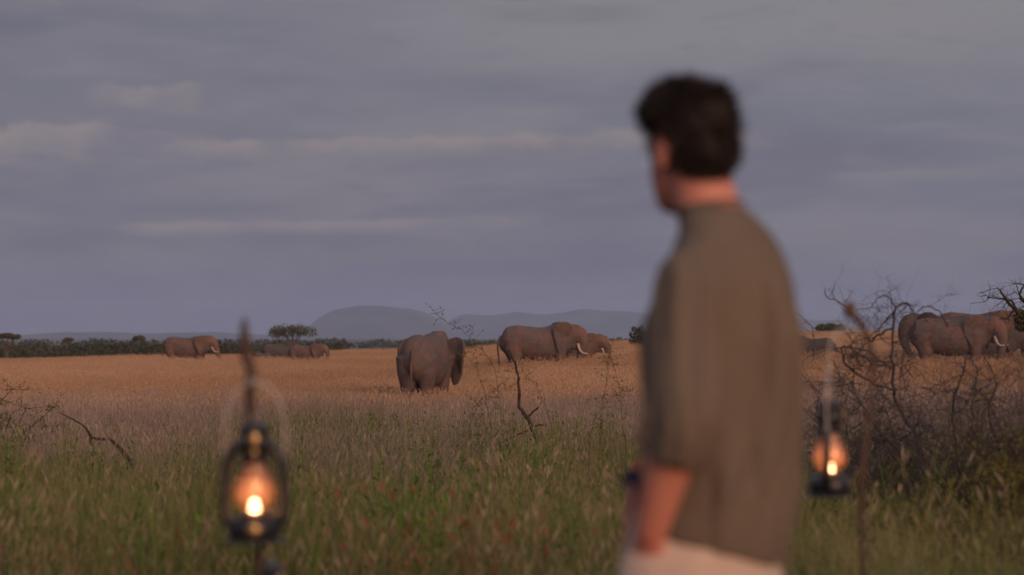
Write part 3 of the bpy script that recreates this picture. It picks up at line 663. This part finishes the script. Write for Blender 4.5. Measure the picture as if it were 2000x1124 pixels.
# green shrubs
m_gl = mat('shrub_leaves', C4(.055, .070, .022), .9, C4(.12, .12, .03), 2.5, coord='Pos', spec=.15)
m_yl = mat('feathery_leaves', C4(.10, .11, .020), .9, C4(.19, .16, .03), 3, coord='Pos', spec=.15)
def shrub(label, px, d, hh, n, ml, fan, leaf=.012, cluster=26, lean=0, name='shrub', spread=.5):
    o = gpos(px, d); t = thing(name, label, 'shrub', o); V2, F2, V3, F3 = [], [], [], []
    for _ in range(n):
        dv = Vector((random.gauss(lean, spread), random.gauss(0, spread), 1)).normalized(); ln = hh * random.uniform(.6, 1.05)
        pts = [Vector((random.gauss(0, fan * .3), random.gauss(0, fan * .3), 0))]
        for i in range(6):
            dv = (dv + Vector((random.gauss(lean * .15, .2), random.gauss(0, .2), random.gauss(-.06, .1)))).normalized(); pts.append(pts[-1] + dv * ln / 6)
        loft(V2, F2, pts, [.012 * (1 - .13 * i) * max(1, hh) for i in range(7)], 5, cap=False)
        for i in range(2, 7):
            for _k in range(4):
                sd_ = Vector((random.gauss(0, 1), random.gauss(0, 1), random.gauss(.2, .5))).normalized(); ll = random.uniform(.08, .25) * hh; q = pts[i]
                loft(V2, F2, [q, q + sd_ * ll], [.004, .0015], 3, cap=False)
                for _j in range(cluster):
                    c = q + sd_ * ll * random.random() + Vector((random.gauss(0, .02), random.gauss(0, .02), random.gauss(0, .015))) * hh
                    a = Vector((random.gauss(0, 1), random.gauss(0, 1), random.gauss(0, 1))).normalized() * leaf * random.uniform(.6, 1.4); b = a.cross(Vector((random.gauss(0, 1), random.gauss(0, 1), 1))).normalized() * leaf * .45
                    k = len(V3); V3.extend((c - a, c + b, c + a, c - b)); F3.append((k, k + 1, k + 2, k + 3))
    link('stem', mesh('stem', V2, F2), m_dark, t); link('foliage', mesh('foliage', V3, F3), ml, t, smooth=False); return t
random.seed(5)
shrub('leafy grey-green shrub growing through the right side of the thornbush', 2010, 19.0, 1.85, 24, m_gl, .35, .014, 16)
shrub('yellow-green feathery shrub at the right edge in front of the thornbush', 2050, 13.5, 1.75, 24, m_yl, .3, .012, 18, lean=-.16, spread=.34)
shrub('small yellow-green sapling below the thornbush, left of the feathery shrub', 1930, 14.5, 1.3, 8, m_yl, .15, .012, 16, lean=-.14, spread=.25)
shrub('dark green twiggy shrub cut by the left edge of the photo', -68, 32, 1.75, 20, m_gl, .3, .018, 18, lean=.0, spread=.3)
# tall wispy weeds with tiny leaves
m_flower = mat('yellow_petals', C4(.75, .33, .02), .6)
random.seed(11)
def weed(label, pts, d, n=10, flower=False):
    base = at(pts[0][0], pts[0][1], d); base.z = ground(base.x, d); t = thing('wispy_weed', label, 'plant', base, group='tall wispy weeds')
    P_, r_ = line(pts, .0035, .0015, d, org=base); P_ = [Vector((P_[0].x, P_[0].y, 0))] + P_; r_ = [.004] + r_
    V2, F2 = [], []; loft(V2, F2, P_, r_, 4, cap=False); V3, F3 = [], []
    for i in range(2, len(P_)):
        for _ in range(2):
            sd_ = Vector((random.gauss(0, 1), random.gauss(0, .6), random.gauss(.5, .5))).normalized(); ll = random.uniform(.04, .16); e = P_[i] + sd_ * ll
            loft(V2, F2, [P_[i], P_[i] + sd_ * ll * .5 + Vector((0, 0, .01)), e], [.0018, .0015, .001], 3, cap=False)
            for f in (.5, 1):
                c = P_[i] + sd_ * ll * f; a = (sd_ + Vector((random.gauss(0, .5), random.gauss(0, .5), random.gauss(0, .5)))).normalized() * .016; b = a.cross(Vector((random.gauss(0, 1), 1, random.gauss(0, 1)))).normalized() * .007
                k = len(V3); V3.extend((c - a, c + b, c + a, c - b)); F3.append((k, k + 1, k + 2, k + 3))
    link('stem', mesh('stem', V2, F2), m_weed, t); link('leaves', mesh('leaves', V3, F3), m_weed, t, smooth=False)
    if flower:
        V4, F4 = [], []; tip = P_[-1]
        for k in range(6):
            w = k * 1.047; a = Vector((math.cos(w), -.3, math.sin(w))) * .017; s_ = Vector((-math.sin(w), 0, math.cos(w))) * .007
        q = len(V4); V4.extend((tip, tip + a * .6 + s_, tip + a, tip + a * .6 - s_)); F4.append((q, q + 1, q + 2, q + 3))
        link('flower', mesh('flower', V4, F4), m_flower, t, smooth=False)
weed('tall wispy weed rising against the mountain gap, right of the rear-view elephant', [(985, 900), (978, 800), (965, 720), (935, 675), (900, 645), (868, 628), (848, 608)], 26)
weed('thin wispy weed bending left over the golden grass beside the dead branch', [(960, 900), (955, 810), (940, 745), (920, 705), (890, 690)], 26)
weed('thin weed leaning right of the upright dead branch', [(1080, 900), (1075, 830), (1060, 780), (1030, 735), (985, 725)], 27)
weed('upright dark seeding weed just left of the man', [(1225, 900), (1215, 820), (1210, 760), (1198, 715), (1195, 700)], 24)
weed('spindly weed between the dead branch and the man', [(1150, 900), (1155, 840), (1180, 790), (1205, 770), (1230, 765)], 25)
weed('wispy weed tipped with a yellow flower at the skyline, left of the man', [(1170, 900), (1176, 820), (1185, 740), (1192, 690), (1197, 668)], 24, flower=True)
weed('wispy weed with a yellow flower below the rear-view elephant', [(940, 920), (935, 860), (928, 815), (925, 788)], 24, flower=True)
weed('low weed with a small yellow flower above the green stalks', [(955, 930), (950, 880), (945, 830), (943, 810)], 23, flower=True)
weed('green wispy weed in front of the green stalks, left of the dead branch', [(905, 930), (915, 860), (925, 800), (955, 770), (1000, 762)], 24)

# ------------------------------------------------------------------ lanterns
m_iron = mat('black_enamel', C4(.012, .013, .017), .32, C4(.03, .028, .028), 25, metal=.3, spec=.6, bump=.1, bscale=60)
m_tin = mat('worn_tin', C4(.10, .085, .07), .35, C4(.20, .14, .09), 30, metal=.7, spec=.6)
m_wire = mat('galvanised_wire', C4(.60, .52, .44), .45, C4(.48, .42, .36), 40, metal=.3)
m_brass = mat('brass', C4(.45, .30, .13), .35, metal=.9)  # for the added lantern discs that stand in for warm reflections
m_glass = bpy.data.materials.new('smoky_glass'); m_glass.use_nodes = True; q = G(m_glass.node_tree); mn = m_glass.node_tree
mn.nodes.remove(mn.nodes['Principled BSDF'])
tr = q.node('ShaderNodeBsdfTransparent'); tr.inputs[0].default_value = (.93, .90, .86, 1); tl = q.node('ShaderNodeBsdfTranslucent'); tl.inputs[0].default_value = (.95, .60, .42, 1)
gl = q.node('ShaderNodeBsdfGlossy'); gl.inputs['Roughness'].default_value = .08; fr = q.node('ShaderNodeFresnel'); fr.inputs[0].default_value = 1.45
m1 = q.node('ShaderNodeMixShader'); q.put(m1.inputs[0], .20); mn.links.new(tr.outputs[0], m1.inputs[1]); mn.links.new(tl.outputs[0], m1.inputs[2])
m2 = q.node('ShaderNodeMixShader'); mn.links.new(fr.outputs[0], m2.inputs[0]); mn.links.new(m1.outputs[0], m2.inputs[1]); mn.links.new(gl.outputs[0], m2.inputs[2])
mn.links.new(m2.outputs[0], mn.nodes['Material Output'].inputs[0])
def emis(name, col, s):
    m = bpy.data.materials.new(name); m.use_nodes = True; n = m.node_tree; n.nodes.remove(n.nodes['Principled BSDF'])
    e = n.nodes.new('ShaderNodeEmission'); e.inputs[0].default_value = col; e.inputs[1].default_value = s; n.links.new(e.outputs[0], n.nodes['Material Output'].inputs[0]); return m
m_flame = emis('oil_flame', (1, .46, .22, 1), 42)
def lantern(label, loc, rz, handle_up=True, tilt=0):
    t = thing('lantern', label, 'lantern', loc, rz, 'hurricane lanterns'); t.rotation_euler.x = tilt
    def L_(name, prof, m, par=t, cap=True, n=28):
        a, b = lathe(prof, n, cap); return link(name, mesh(name, a, b), m, par)
    L_('base_plate', [(.050, 0), (.070, 0), (.071, .004), (.060, .010), (.050, .013)], m_iron)
    tk = L_('fuel_tank', [(.052, .008), (.060, .014), (.062, .030), (.059, .046), (.048, .056), (.026, .060)], m_iron)
    a, b = [], []; loft(a, b, [(.040, .022, .047), (.046, .026, .058)], [.010, .010], 12); link('filler_cap', mesh('filler_cap', a, b), m_tin, tk)
    bn = L_('burner', [(.022, .056), (.030, .059), (.034, .063), (.030, .068), (.016, .071), (.008, .073)], m_tin)
    a, b = [], []; loft(a, b, [(.02, 0, .068), (.055, .0, .066)], [.0022, .0022], 8); ball(a, b, (.056, 0, .066), .007, 8); link('wick_knob', mesh('wick_knob', a, b), m_tin, bn)
    L_('globe', [(.030, .076), (.040, .085), (.0475, .100), (.049, .112), (.045, .132), (.038, .155), (.032, .175), (.030, .190), (.029, .190), (.031, .174), (.037, .154), (.044, .131), (.0478, .112), (.046, .100), (.039, .0855), (.029, .077)], m_glass, cap=False)
    for k in range(3):
        z = (.098, .128, .160)[k]; r = (.050, .0485, .040)[k]; a, b = [], []
        if k == 1: continue
        ring = [(r * math.cos(w) * 1.02, r * math.sin(w) * 1.02, z + .012 * math.sin(w)) for w in [i * 2 * math.pi / 24 for i in range(25)]]
        loft(a, b, ring, [.0013] * 25, 5); link('globe_guard', mesh('globe_guard', a, b), m_tin, t)
    L_('globe_plate', [(.032, .188), (.040, .190), (.036, .197), (.030, .200)], m_iron)
    ch = L_('chimney', [(.030, .198), (.031, .205), (.036, .212), (.040, .222), (.040, .232), (.034, .238), (.030, .240), (.030, .250), (.036, .252), (.036, .262), (.024, .272), (.010, .278)], m_iron)
    for w in range(8):
        a, b = [], []; an = w * math.pi / 4 + .2; ball(a, b, (.0395 * math.cos(an), .0395 * math.sin(an), .227), (.0035, .0035, .005), 6); link('vent', mesh('vent', a, b), m_tin, ch)
    a, b = [], []; ring = [(0, .009 * math.cos(w), .284 + .009 * math.sin(w)) for w in [i * 2 * math.pi / 14 for i in range(15)]]; loft(a, b, ring, [.0016] * 15, 5); link('lift_ring', mesh('lift_ring', a, b), m_wire, t)
    for (bz, br, bh, by) in ((.030, .017, .015, -.0615), (.236, .013, .018, -.0395), (.206, .009, .010, -.0335)):  # added brass-toned discs that stand in for warm reflections on tank and chimney
        a, b = [], []; ball(a, b, (0, by, bz), (br, .004, bh), 14); link('painted_glint', mesh('painted_glint', a, b), m_brass, t)
    for sx in (1, -1):
        a, b = [], []; loft(a, b, catmull([(sx * .050, 0, .030), (sx * .064, 0, .050), (sx * .067, 0, .09), (sx * .066, 0, .15), (sx * .060, 0, .190), (sx * .048, 0, .212), (sx * .030, 0, .222)], 4), [(.0118, .0125)] * 25, 10, up=Vector((0, 1, 0))); link('side_tube', mesh('side_tube', a, b), m_iron, t)
        a, b = [], []; ball(a, b, (sx * .0665, 0, .196), (.006, .006, .008), 8); link('handle_pivot', mesh('handle_pivot', a, b), m_wire, t)
    if handle_up: hp = [(-.068, 0, .196), (-.070, 0, .26), (-.060, 0, .315), (-.036, 0, .352), (0, 0, .368), (.036, 0, .352), (.060, 0, .315), (.070, 0, .26), (.068, 0, .196)]
    else: hp = [(-.068, 0, .196), (-.078, .05, .18), (-.05, .09, .165), (0, .105, .16), (.05, .09, .165), (.078, .05, .18), (.068, 0, .196)]
    a, b = [], []; hc = catmull(hp, 5); loft(a, b, hc, [.0028] * len(hc), 8, up=Vector((0, 1, 0))); link('bail_handle', mesh('bail_handle', a, b), m_wire, t)
    a, b = [], []; loft(a, b, [(0, 0, .070), (0, 0, .074), (0, 0, .082), (0, 0, .090), (0, 0, .097)], [.005, .0105, .0115, .007, .001], 12); link('flame', mesh('flame', a, b), m_flame, t)
    ld_ = bpy.data.lights.new('flame_light', 'POINT'); ld_.energy = .10; ld_.color = (1, .40, .18); ld_.shadow_soft_size = .008
    lo_ = bpy.data.objects.new('flame_light', ld_); COL.objects.link(lo_); lo_.parent = t; lo_.location = (0, 0, .108)
    return t
def on_px(px, py, d): return at(px, py, d)
DL = 5.6
pl = at(497, 1058, DL); lantern('lit black hurricane lantern hanging at the left of the photo, seen face on', pl, R(3), True)
DR = 6.95
pr = at(1621, 969, DR); lantern('lit hurricane lantern hanging right of the man, seen from its side', pr, R(75), True)
DB = 6.1
pbm = at(530, 1091, DB); pbm.z -= .288; lantern('hurricane lantern on a stump below the left one, only its cap in view', pbm, R(40), False)
# stump that carries the third lantern
sg = ground(pbm.x, pbm.y); hS = pbm.z - sg
Vs, Fs = lathe([(.17, -.05), (.155, .06), (.13, hS * .5), (.125, hS - .01), (.118, hS), (.02, hS + .0005)], 26)
Vs = [Vector(v) * 1 + Vector((.012 * noise.noise(Vector(v) * 9), .012 * noise.noise(Vector(v) * 9 + Vector((5, 0, 0))), 0)) for v in Vs]
Vs = [Vector((v.x, v.y, min(v.z, hS - .0005))) for v in Vs]
o = link('tree_stump', mesh('tree_stump', Vs, Fs), m_bark); o.location = (pbm.x, pbm.y, sg); tag(o, 'short wooden stump under the third lantern below the left one', 'stump')
m_post = mat('weathered_stake', C4(.075, .052, .042), .9, C4(.13, .09, .07), 9, bump=.6, bscale=60, spec=.15)
def stake(label, pts, d, r, hook):
    b = at(pts[0][0], pts[0][1], d); b.z = ground(b.x, b.y); t = thing('lantern_stake', label, 'stake', b, group='wooden stakes that carry the lanterns')
    P_ = catmull([Vector((0, 0, -.1))] + [at(x, y, d) - b for x, y in pts], 4); n = len(P_)
    rr = np.interp(np.linspace(0, 1, n), np.linspace(0, 1, len(r)), r)
    a, f = [], []; loft(a, f, [p + Vector((random.gauss(0, .0015), 0, 0)) for p in P_], [(x * random.uniform(.92, 1.1), x) for x in rr], 9); link('pole', mesh('pole', a, f), m_post, t)
    a, f = [], []; loft(a, f, catmull([Vector(h) - b for h in hook], 4), [.003] * (4 * (len(hook) - 1) + 1), 7); link('hook', mesh('hook', a, f), m_wire, t)
ap = pl + Vector((0, 0, .362))
stake('dark wooden stake whose tip rises to the skyline, holding the left lantern', [(508, 1180), (503, 1060), (497, 900), (487, 780), (490, 725), (480, 690), (477, 655), (477, 622)], DL + .07, [.010, .010, .010, .010, .013, .014, .012, .005],
      [at(488, 737, DL + .07), at(489, 742, DL + .02), ap + Vector((0, 0, -.002)), ap + Vector((0, -.012, .012))])
ar = pr + Vector((0, 0, .362))
stake('crooked wooden stake right of the hanging lantern, with a knob of wood at its top', [(1684, 1060), (1684, 960), (1690, 880), (1698, 800), (1706, 720), (1698, 672), (1682, 635), (1664, 612)], DR + .12, [.009, .008, .0075, .007, .007, .008, .010, .009],
      [at(1694, 662, DR + .12), at(1664, 640, DR + .10), at(1632, 652, DR + .03), Vector((ar.x + .0, ar.y, ar.z + .06)), ar + Vector((.0, 0, -.002)), ar + Vector((-.008, -.01, .010))])
a, f = [], []; ball(a, f, (0, 0, 0), (.018, .016, .028), 12); o = link('dry_seed_pod', mesh('dry_seed_pod', a, f), mat('seed_pod', C4(.16, .10, .065), .9, C4(.10, .06, .04), 30)); o.location = at(1660, 606, DR + .10); tag(o, 'brown dry pod on the tip of the crooked lantern stake', 'pod')

# ------------------------------------------------------------------ the man
m_skin = bpy.data.materials.new('skin'); m_skin.use_nodes = True; p = m_skin.node_tree.nodes['Principled BSDF']; q = G(m_skin.node_tree)
tcn = q.node('ShaderNodeTexCoord').outputs['Object']; q.put(p.inputs['Base Color'], q.mix(q.sstep(q.noise(tcn, 14, 4), .3, .7), C4(.56, .20, .14), C4(.62, .26, .18)))
p.inputs['Roughness'].default_value = .55; p.inputs['Subsurface Weight'].default_value = .08; p.inputs['Subsurface Radius'].default_value = (.02, .006, .003)
def cloth(name, c1, c2, vs_=5, wr=.6):
    m = bpy.data.materials.new(name); m.use_nodes = True; q = G(m.node_tree); p = m.node_tree.nodes['Principled BSDF']; p.inputs['Roughness'].default_value = .95; p.inputs['Specular IOR Level'].default_value = .1
    v = q.node('ShaderNodeTexCoord').outputs['Object']; q.put(p.inputs['Base Color'], q.mix(q.sstep(q.noise(v, vs_, 3), .35, .65), c1, c2))
    b = q.node('ShaderNodeBump'); b.inputs['Strength'].default_value = wr; b.inputs['Distance'].default_value = .002; q.put(b.inputs['Height'], q.noise(v, 900, 2)); m.node_tree.links.new(b.outputs[0], p.inputs['Normal']); return m
m_shirt = cloth('olive_linen', C4(.160, .128, .096), C4(.180, .142, .105)); m_short = cloth('cream_cotton', C4(.60, .46, .36), C4(.66, .51, .40))
m_hair = mat('dark_hair', C4(.013, .009, .007), .6, C4(.030, .019, .013), 30, spec=.3); m_shoe = mat('leather', C4(.10, .06, .035), .6)
DP = 4.722
MZ = ground((1393 - 1000) / F * DP, DP)
man = thing('person', 'man in a loose olive shirt and cream shorts looking away to the left', 'person', ((1393 - 1000) / F * DP, DP, MZ), R(60))
# body (local +Y forward, -X his left)
B, BF = [], []
rings(B, BF, [(.86, .12, .09, 0, 0), (.95, .145, .10, 0, 0), (1.05, .13, .09, 0, 0), (1.18, .13, .09, 0, -.01), (1.32, .14, .085, 0, -.022), (1.42, .12, .068, 0, -.028), (1.47, .08, .06, 0, -.018)], 24)
for sx in (1, -1):   # legs to the ankle
    loft(B, BF, [(sx * .08, 0, .93), (sx * .095, .01, .75), (sx * .10, .02, .52), (sx * .10, 0, .42), (sx * .10, -.02, .30), (sx * .10, -.02, .10), (sx * .10, -.01, .04)], [.075, .082, .062, .055, .055, .038, .042], 14)
    ball(B, BF, (sx * .10, .05, .035), (.042, .12, .032))
loft(B, BF, [(0, -.01, 1.40), (0, .0, 1.50), (0, .025, 1.575), (0, .04, 1.64)], [.075, .066, .062, .062], 16)
def arm(sh, elb, wr):
    m1_ = sh.lerp(elb, .5); m2_ = elb.lerp(wr, .35)
    loft(B, BF, [sh + Vector((0, 0, .02)), sh.lerp(elb, .2), m1_, elb, m2_, wr], [.055, .056, .050, .046, .048, .030], 14)
Ls, Le, Lw = Vector((-.150, -.022, 1.380)), Vector((-.228, -.038, 1.125)), Vector((-.190, .045, .90))
Rs, Re, Rw = Vector((.175, -.01, 1.40)), Vector((.235, .035, 1.12)), Vector((.030, .180, .985))
arm(Ls, Le, Lw); arm(Rs, Re, Rw)
def hand(w, dv, side, curl=.5):
    """palm, four unequal bent fingers, thumb from the side of the palm"""
    dv = dv.normalized(); s_ = side.normalized(); nrm = dv.cross(s_).normalized()
    pc = w + dv * .045
    loft(B, BF, [w - dv * .01, w + dv * .03, w + dv * .085], [(.020, .026), (.016, .038), (.014, .040)], 12, up=s_)
    for i, (o_, ln) in enumerate(((-.030, .068), (-.010, .078), (.010, .073), (.029, .058))):
        b_ = w + dv * .080 + s_ * o_; d2 = dv; pts = [b_ - dv * .01]
        for k in range(3): d2 = (d2 + nrm * curl * .55).normalized(); pts.append(pts[-1] + d2 * ln * (.42, .32, .26)[k])
        loft(B, BF, pts, [.0095, .009, .008, .0065], 8)
    b_ = w + dv * .025 - s_ * .034; td = (dv * .7 - s_ * .6 + nrm * .4).normalized(); loft(B, BF, [b_, b_ + td * .035, b_ + (td * .6 + dv * .5) * .062], [.013, .0105, .008], 8)
hand(Lw, Vector((.15, .15, -1)), Vector((0, 1, .1)), .25)
hand(Rw, Vector((-.25, -.12, -.95)), Vector((-.9, .2, .2)), .3)
# head
HM = Matrix.Translation((0, .048, 1.593)) @ Matrix.Rotation(R(-26), 4, 'Z')
hV, hF = [], []
ball(hV, hF, (0, .0, .085), (.074, .094, .098), 24); ball(hV, hF, (0, .035, .02), (.058, .062, .085), 20); ball(hV, hF, (0, .05, -.035), (.040, .042, .035), 16)
loft(hV, hF, [(0, .088, .065), (0, .102, .045), (0, .115, .022), (0, .100, .012)], [.009, .011, .015, .010], 10)     # nose
ball(hV, hF, (0, .088, -.010), (.024, .014, .006), 10); ball(hV, hF, (0, .086, -.019), (.021, .013, .007), 10)        # lips
for sx in (1, -1):
    ball(hV, hF, (sx * .030, .086, .072), (.020, .010, .006), 10)
    ball(hV, hF, (sx * .077, -.002, .045), (.009, .020, .034), 12, Matrix.Rotation(R(-12), 3, 'X'))
b0 = len(B); B += [HM @ v for v in hV]; BF += [tuple(i + b0 for i in f_) for f_ in hF]
link('body', remesh(B, BF, .0075, 2, .5), m_skin, man)
m_white = mat('eye_white', C4(.7, .66, .6), .3)
for sx in (1, -1):
    a, f = [], []; ball(a, f, HM @ Vector((sx * .030, .082, .058)), .0125, 12); e_ = link('eye', mesh('eye', a, f), m_white, man)
    a, f = [], []; ball(a, f, HM @ Vector((sx * .030, .0925, .058)), .0052, 10); link('iris', mesh('iris', a, f), m_eye, e_)
# hair: cap plus tousled locks
a, f = [], []
ball(a, f, (0, -.014, .095), (.074, .092, .093), 28); ball(a, f, (0, -.045, .058), (.067, .058, .080), 20); ball(a, f, (0, .03, .152), (.062, .065, .040), 18)
ball(a, f, (-.055, .03, .125), (.028, .055, .040), 14); ball(a, f, (.055, .03, .125), (.028, .055, .040), 14)
hc = remesh([HM @ v for v in a], f, .008, 1, .4)
hcn = [v_.normal.copy() for v_ in hc.vertices]
for v, nrm_ in zip(hc.vertices, hcn):
    n_ = noise.noise(v.co * 42); v.co += nrm_ * (.007 * n_ + .004 * noise.noise(v.co * 90))
hair = link('hair', hc, m_hair, man)
a, f = [], []; cen = HM @ Vector((0, -.01, .09))
vn_ = [(v.co.copy(), v.normal.copy()) for v in hc.vertices]
for _ in range(2400):
    c, n_ = random.choice(vn_)
    if c.z < cen.z - .075: n_ = (n_ * .25 + Vector((0, 0, -1))).normalized(); ln = .010
    else: ln = random.uniform(.010, .026) * (1.2 if c.z > cen.z + .05 else .75)
    fl_ = Vector((noise.noise(c * 18), noise.noise(c * 18 + Vector((7, 0, 0))), noise.noise(c * 18 + Vector((0, 9, 0))) * .6 + .15))
    dv = (n_ * .8 + fl_ * 1.4).normalized(); loft(a, f, [c - n_ * .004, c + dv * ln * .6, c + dv * ln + Vector((0, 0, -.003))], [.0026, .0018, .0004], 3, cap=False)
for _ in range(1500):
    c, n_ = random.choice(vn_)
    if c.z < cen.z - .05: continue
    dv = (n_ + Vector((random.gauss(0, .6), random.gauss(0, .6), random.gauss(.2, .5)))).normalized(); ln = random.uniform(.014, .027)
    loft(a, f, [c, c + dv * ln * .6, c + dv * ln + Vector((random.gauss(0, .006), random.gauss(0, .006), -.005))], [.0011, .0008, .0003], 3, cap=False)
link('locks', mesh('locks', a, f), m_hair, hair)
# shirt
a, f = [], []
hemf = lambda x, y, z: (.16 * (y) - .22 * x) * max(0, min(1, (1.02 - z) / .17))
rings(a, f, [(.855, .182, .134, .0, .004), (.90, .186, .136, 0, -.002), (1.0, .186, .138, 0, -.012), (1.15, .182, .140, 0, -.018), (1.28, .184, .146, 0, -.018), (1.375, .182, .120, .0, -.030), (1.43, .166, .102, .004, -.030), (1.485, .122, .082, .008, -.024), (1.520, .086, .070, .004, -.006), (1.538, .069, .066, 0, .010)], 40, zfun=hemf)
for S_, E_, W_ in ((Ls, Le, Lw), (Rs, Re, Rw)):
    sgn = -1 if S_.x < 0 else 1
    end = E_.lerp(W_, .24) if sgn < 0 else E_.lerp(W_, .15)
    pth = catmull([S_ + Vector((-sgn * .055, 0, .030)), S_ + Vector((0, 0, .012)), S_.lerp(E_, .5) + Vector((sgn * .008, -.004, 0)), E_ + Vector((sgn * .004, -.012, .01)), end + Vector((0, -.006, 0))], 4)
    nn_ = len(pth); loft(a, f, pth, [float(np.interp(i_ / (nn_ - 1), [0, .25, .5, .75, 1], [.046, .060, .070, .075, .077] if sgn < 0 else [.046, .062, .070, .074, .070])) for i_ in range(nn_)], 22, up=Vector((0, 1, 0)))
shm = remesh(a, f, .0085, 4, .5)
shn = [v_.normal.copy() for v_ in shm.vertices]
for v, nrm_ in zip(shm.vertices, shn):
    c = v.co.copy(); k = max(0, min(1, (1.46 - c.z) / .25)); w = math.atan2(c.y, c.x)
    def near(A, B_):
        ab = B_ - A; t_ = max(0, min(1, (c - A).dot(ab) / ab.length_squared)); return (c - A - ab * t_), t_
    best = min((near(A, B_) + (A, B_) for A, B_ in ((Ls, Le), (Le, Lw), (Rs, Re), (Re, Rw))), key=lambda z_: z_[0].length)
    armk = max(0, min(1, (.125 - best[0].length) / .03)) * (1 if abs(c.x) > .16 else .3)
    fold = noise.noise(Vector((w * 3.2, c.z * .8, 0))) + .6 * noise.noise(Vector((w * 6, c.z * 1.5 + w, 4))) + .25 * noise.noise(Vector((c.x * 12, c.y * 12, c.z * 4)))
    for wc, zc, bow, z0_, z1_, dp in ((-1.95, 1.20, 2.2, .98, 1.40, .024), (-1.45, 1.12, -1.0, .88, 1.36, .016), (-2.35, .98, 3.5, .86, 1.10, .018), (-1.75, .95, 1.0, .84, 1.10, .014)):
        wz = wc - bow * (1.35 - c.z) ** 2 * 1.2; kz = max(0, min(1, (c.z - z0_) / .08)) * max(0, min(1, (z1_ - c.z) / .08))
        v.co -= Vector((nrm_.x, nrm_.y, 0)) * dp * kz * max(0, min(1, (c.z - .86) / .12)) * (1 - armk) * (math.exp(-((w - wz) / .10) ** 2) - .7 * math.exp(-((w - wz - .26) / .16) ** 2))
    c = v.co.copy()
    dr = best[0].normalized(); fa = noise.noise(Vector((dr.x * 2.6, dr.y * 2.6, c.z * 3))) + .5 * noise.noise(Vector((dr.x * 5, dr.y * 5, c.z * 7 + 3)))
    v.co = c + Vector((nrm_.x, nrm_.y, nrm_.z * .3)) * (.024 * fold * k * (1 - armk) * (.25 + .75 * max(0, min(1, (c.z - .86) / .15))) + .014 * fa * armk + .002 * noise.noise(c * 60))
link('shirt', shm, m_shirt, man)
a, f = [], []
loft(a, f, [(x * .068, .011 + y * .066, 1.536 - .15 * y * .066) for x, y in [(math.cos(w), math.sin(w)) for w in [i * 2 * math.pi / 28 for i in range(29)]]], [.0045] * 29, 8); link('collar', mesh('collar', a, f), m_shirt, man)
# shorts
a, f = [], []
rings(a, f, [(.74, .165, .135, 0, .018), (.80, .186, .150, 0, .022), (.88, .180, .148, 0, .022), (.95, .168, .135, 0, .012), (1.0, .155, .12, 0, 0)], 32)
for sx in (1, -1): loft(a, f, [(sx * .095, .02, .86), (sx * .105, .02, .70), (sx * .108, .02, .50)], [.105, .105, .110], 20)
ball(a, f, (-.165, .05, .82), (.050, .075, .095), 16)       # hand bulging the pocket
sh2 = remesh(a, f, .010, 3, .5)
for v, nrm_ in zip(sh2.vertices, [v_.normal.copy() for v_ in sh2.vertices]): v.co += nrm_ * .008 * noise.noise(Vector((v.co.x * 8, v.co.y * 8, v.co.z * 4)))
link('shorts', sh2, m_short, man)
for sx in (1, -1):
    a, f = [], []; ball(a, f, (sx * .10, .055, .045), (.052, .145, .042), 16); rings(a, f, [(.03, .045, .05, sx * .10, -.03), (.13, .045, .05, sx * .10, -.03)], 14); link('shoe', remesh(a, f, .01, 2), m_shoe, man)
# beaded bands round his far wrist
wdir = (Rw - Re).normalized(); bc = Rw - wdir * .028
for nm_, off_, col_ in (('orange_wristband', .008, C4(.72, .17, .03)), ('navy_wristband', .033, C4(.02, .025, .06))):
    a, f = [], []; c0 = bc + wdir * off_
    loft(a, f, [c0 - wdir * .013, c0 - wdir * .009, c0 + wdir * .009, c0 + wdir * .013], [.037, .0435, .0425, .036] if 'orange' in nm_ else [.034, .039, .038, .032], 20)
    o = link('wristband', mesh('wristband', a, f), mat(nm_, col_, .6, tuple(x * .6 for x in col_[:3]) + (1,), 120), man); o['label'] = nm_.replace('_', ' ').replace('orange', 'orange beaded').replace('navy', 'navy beaded')
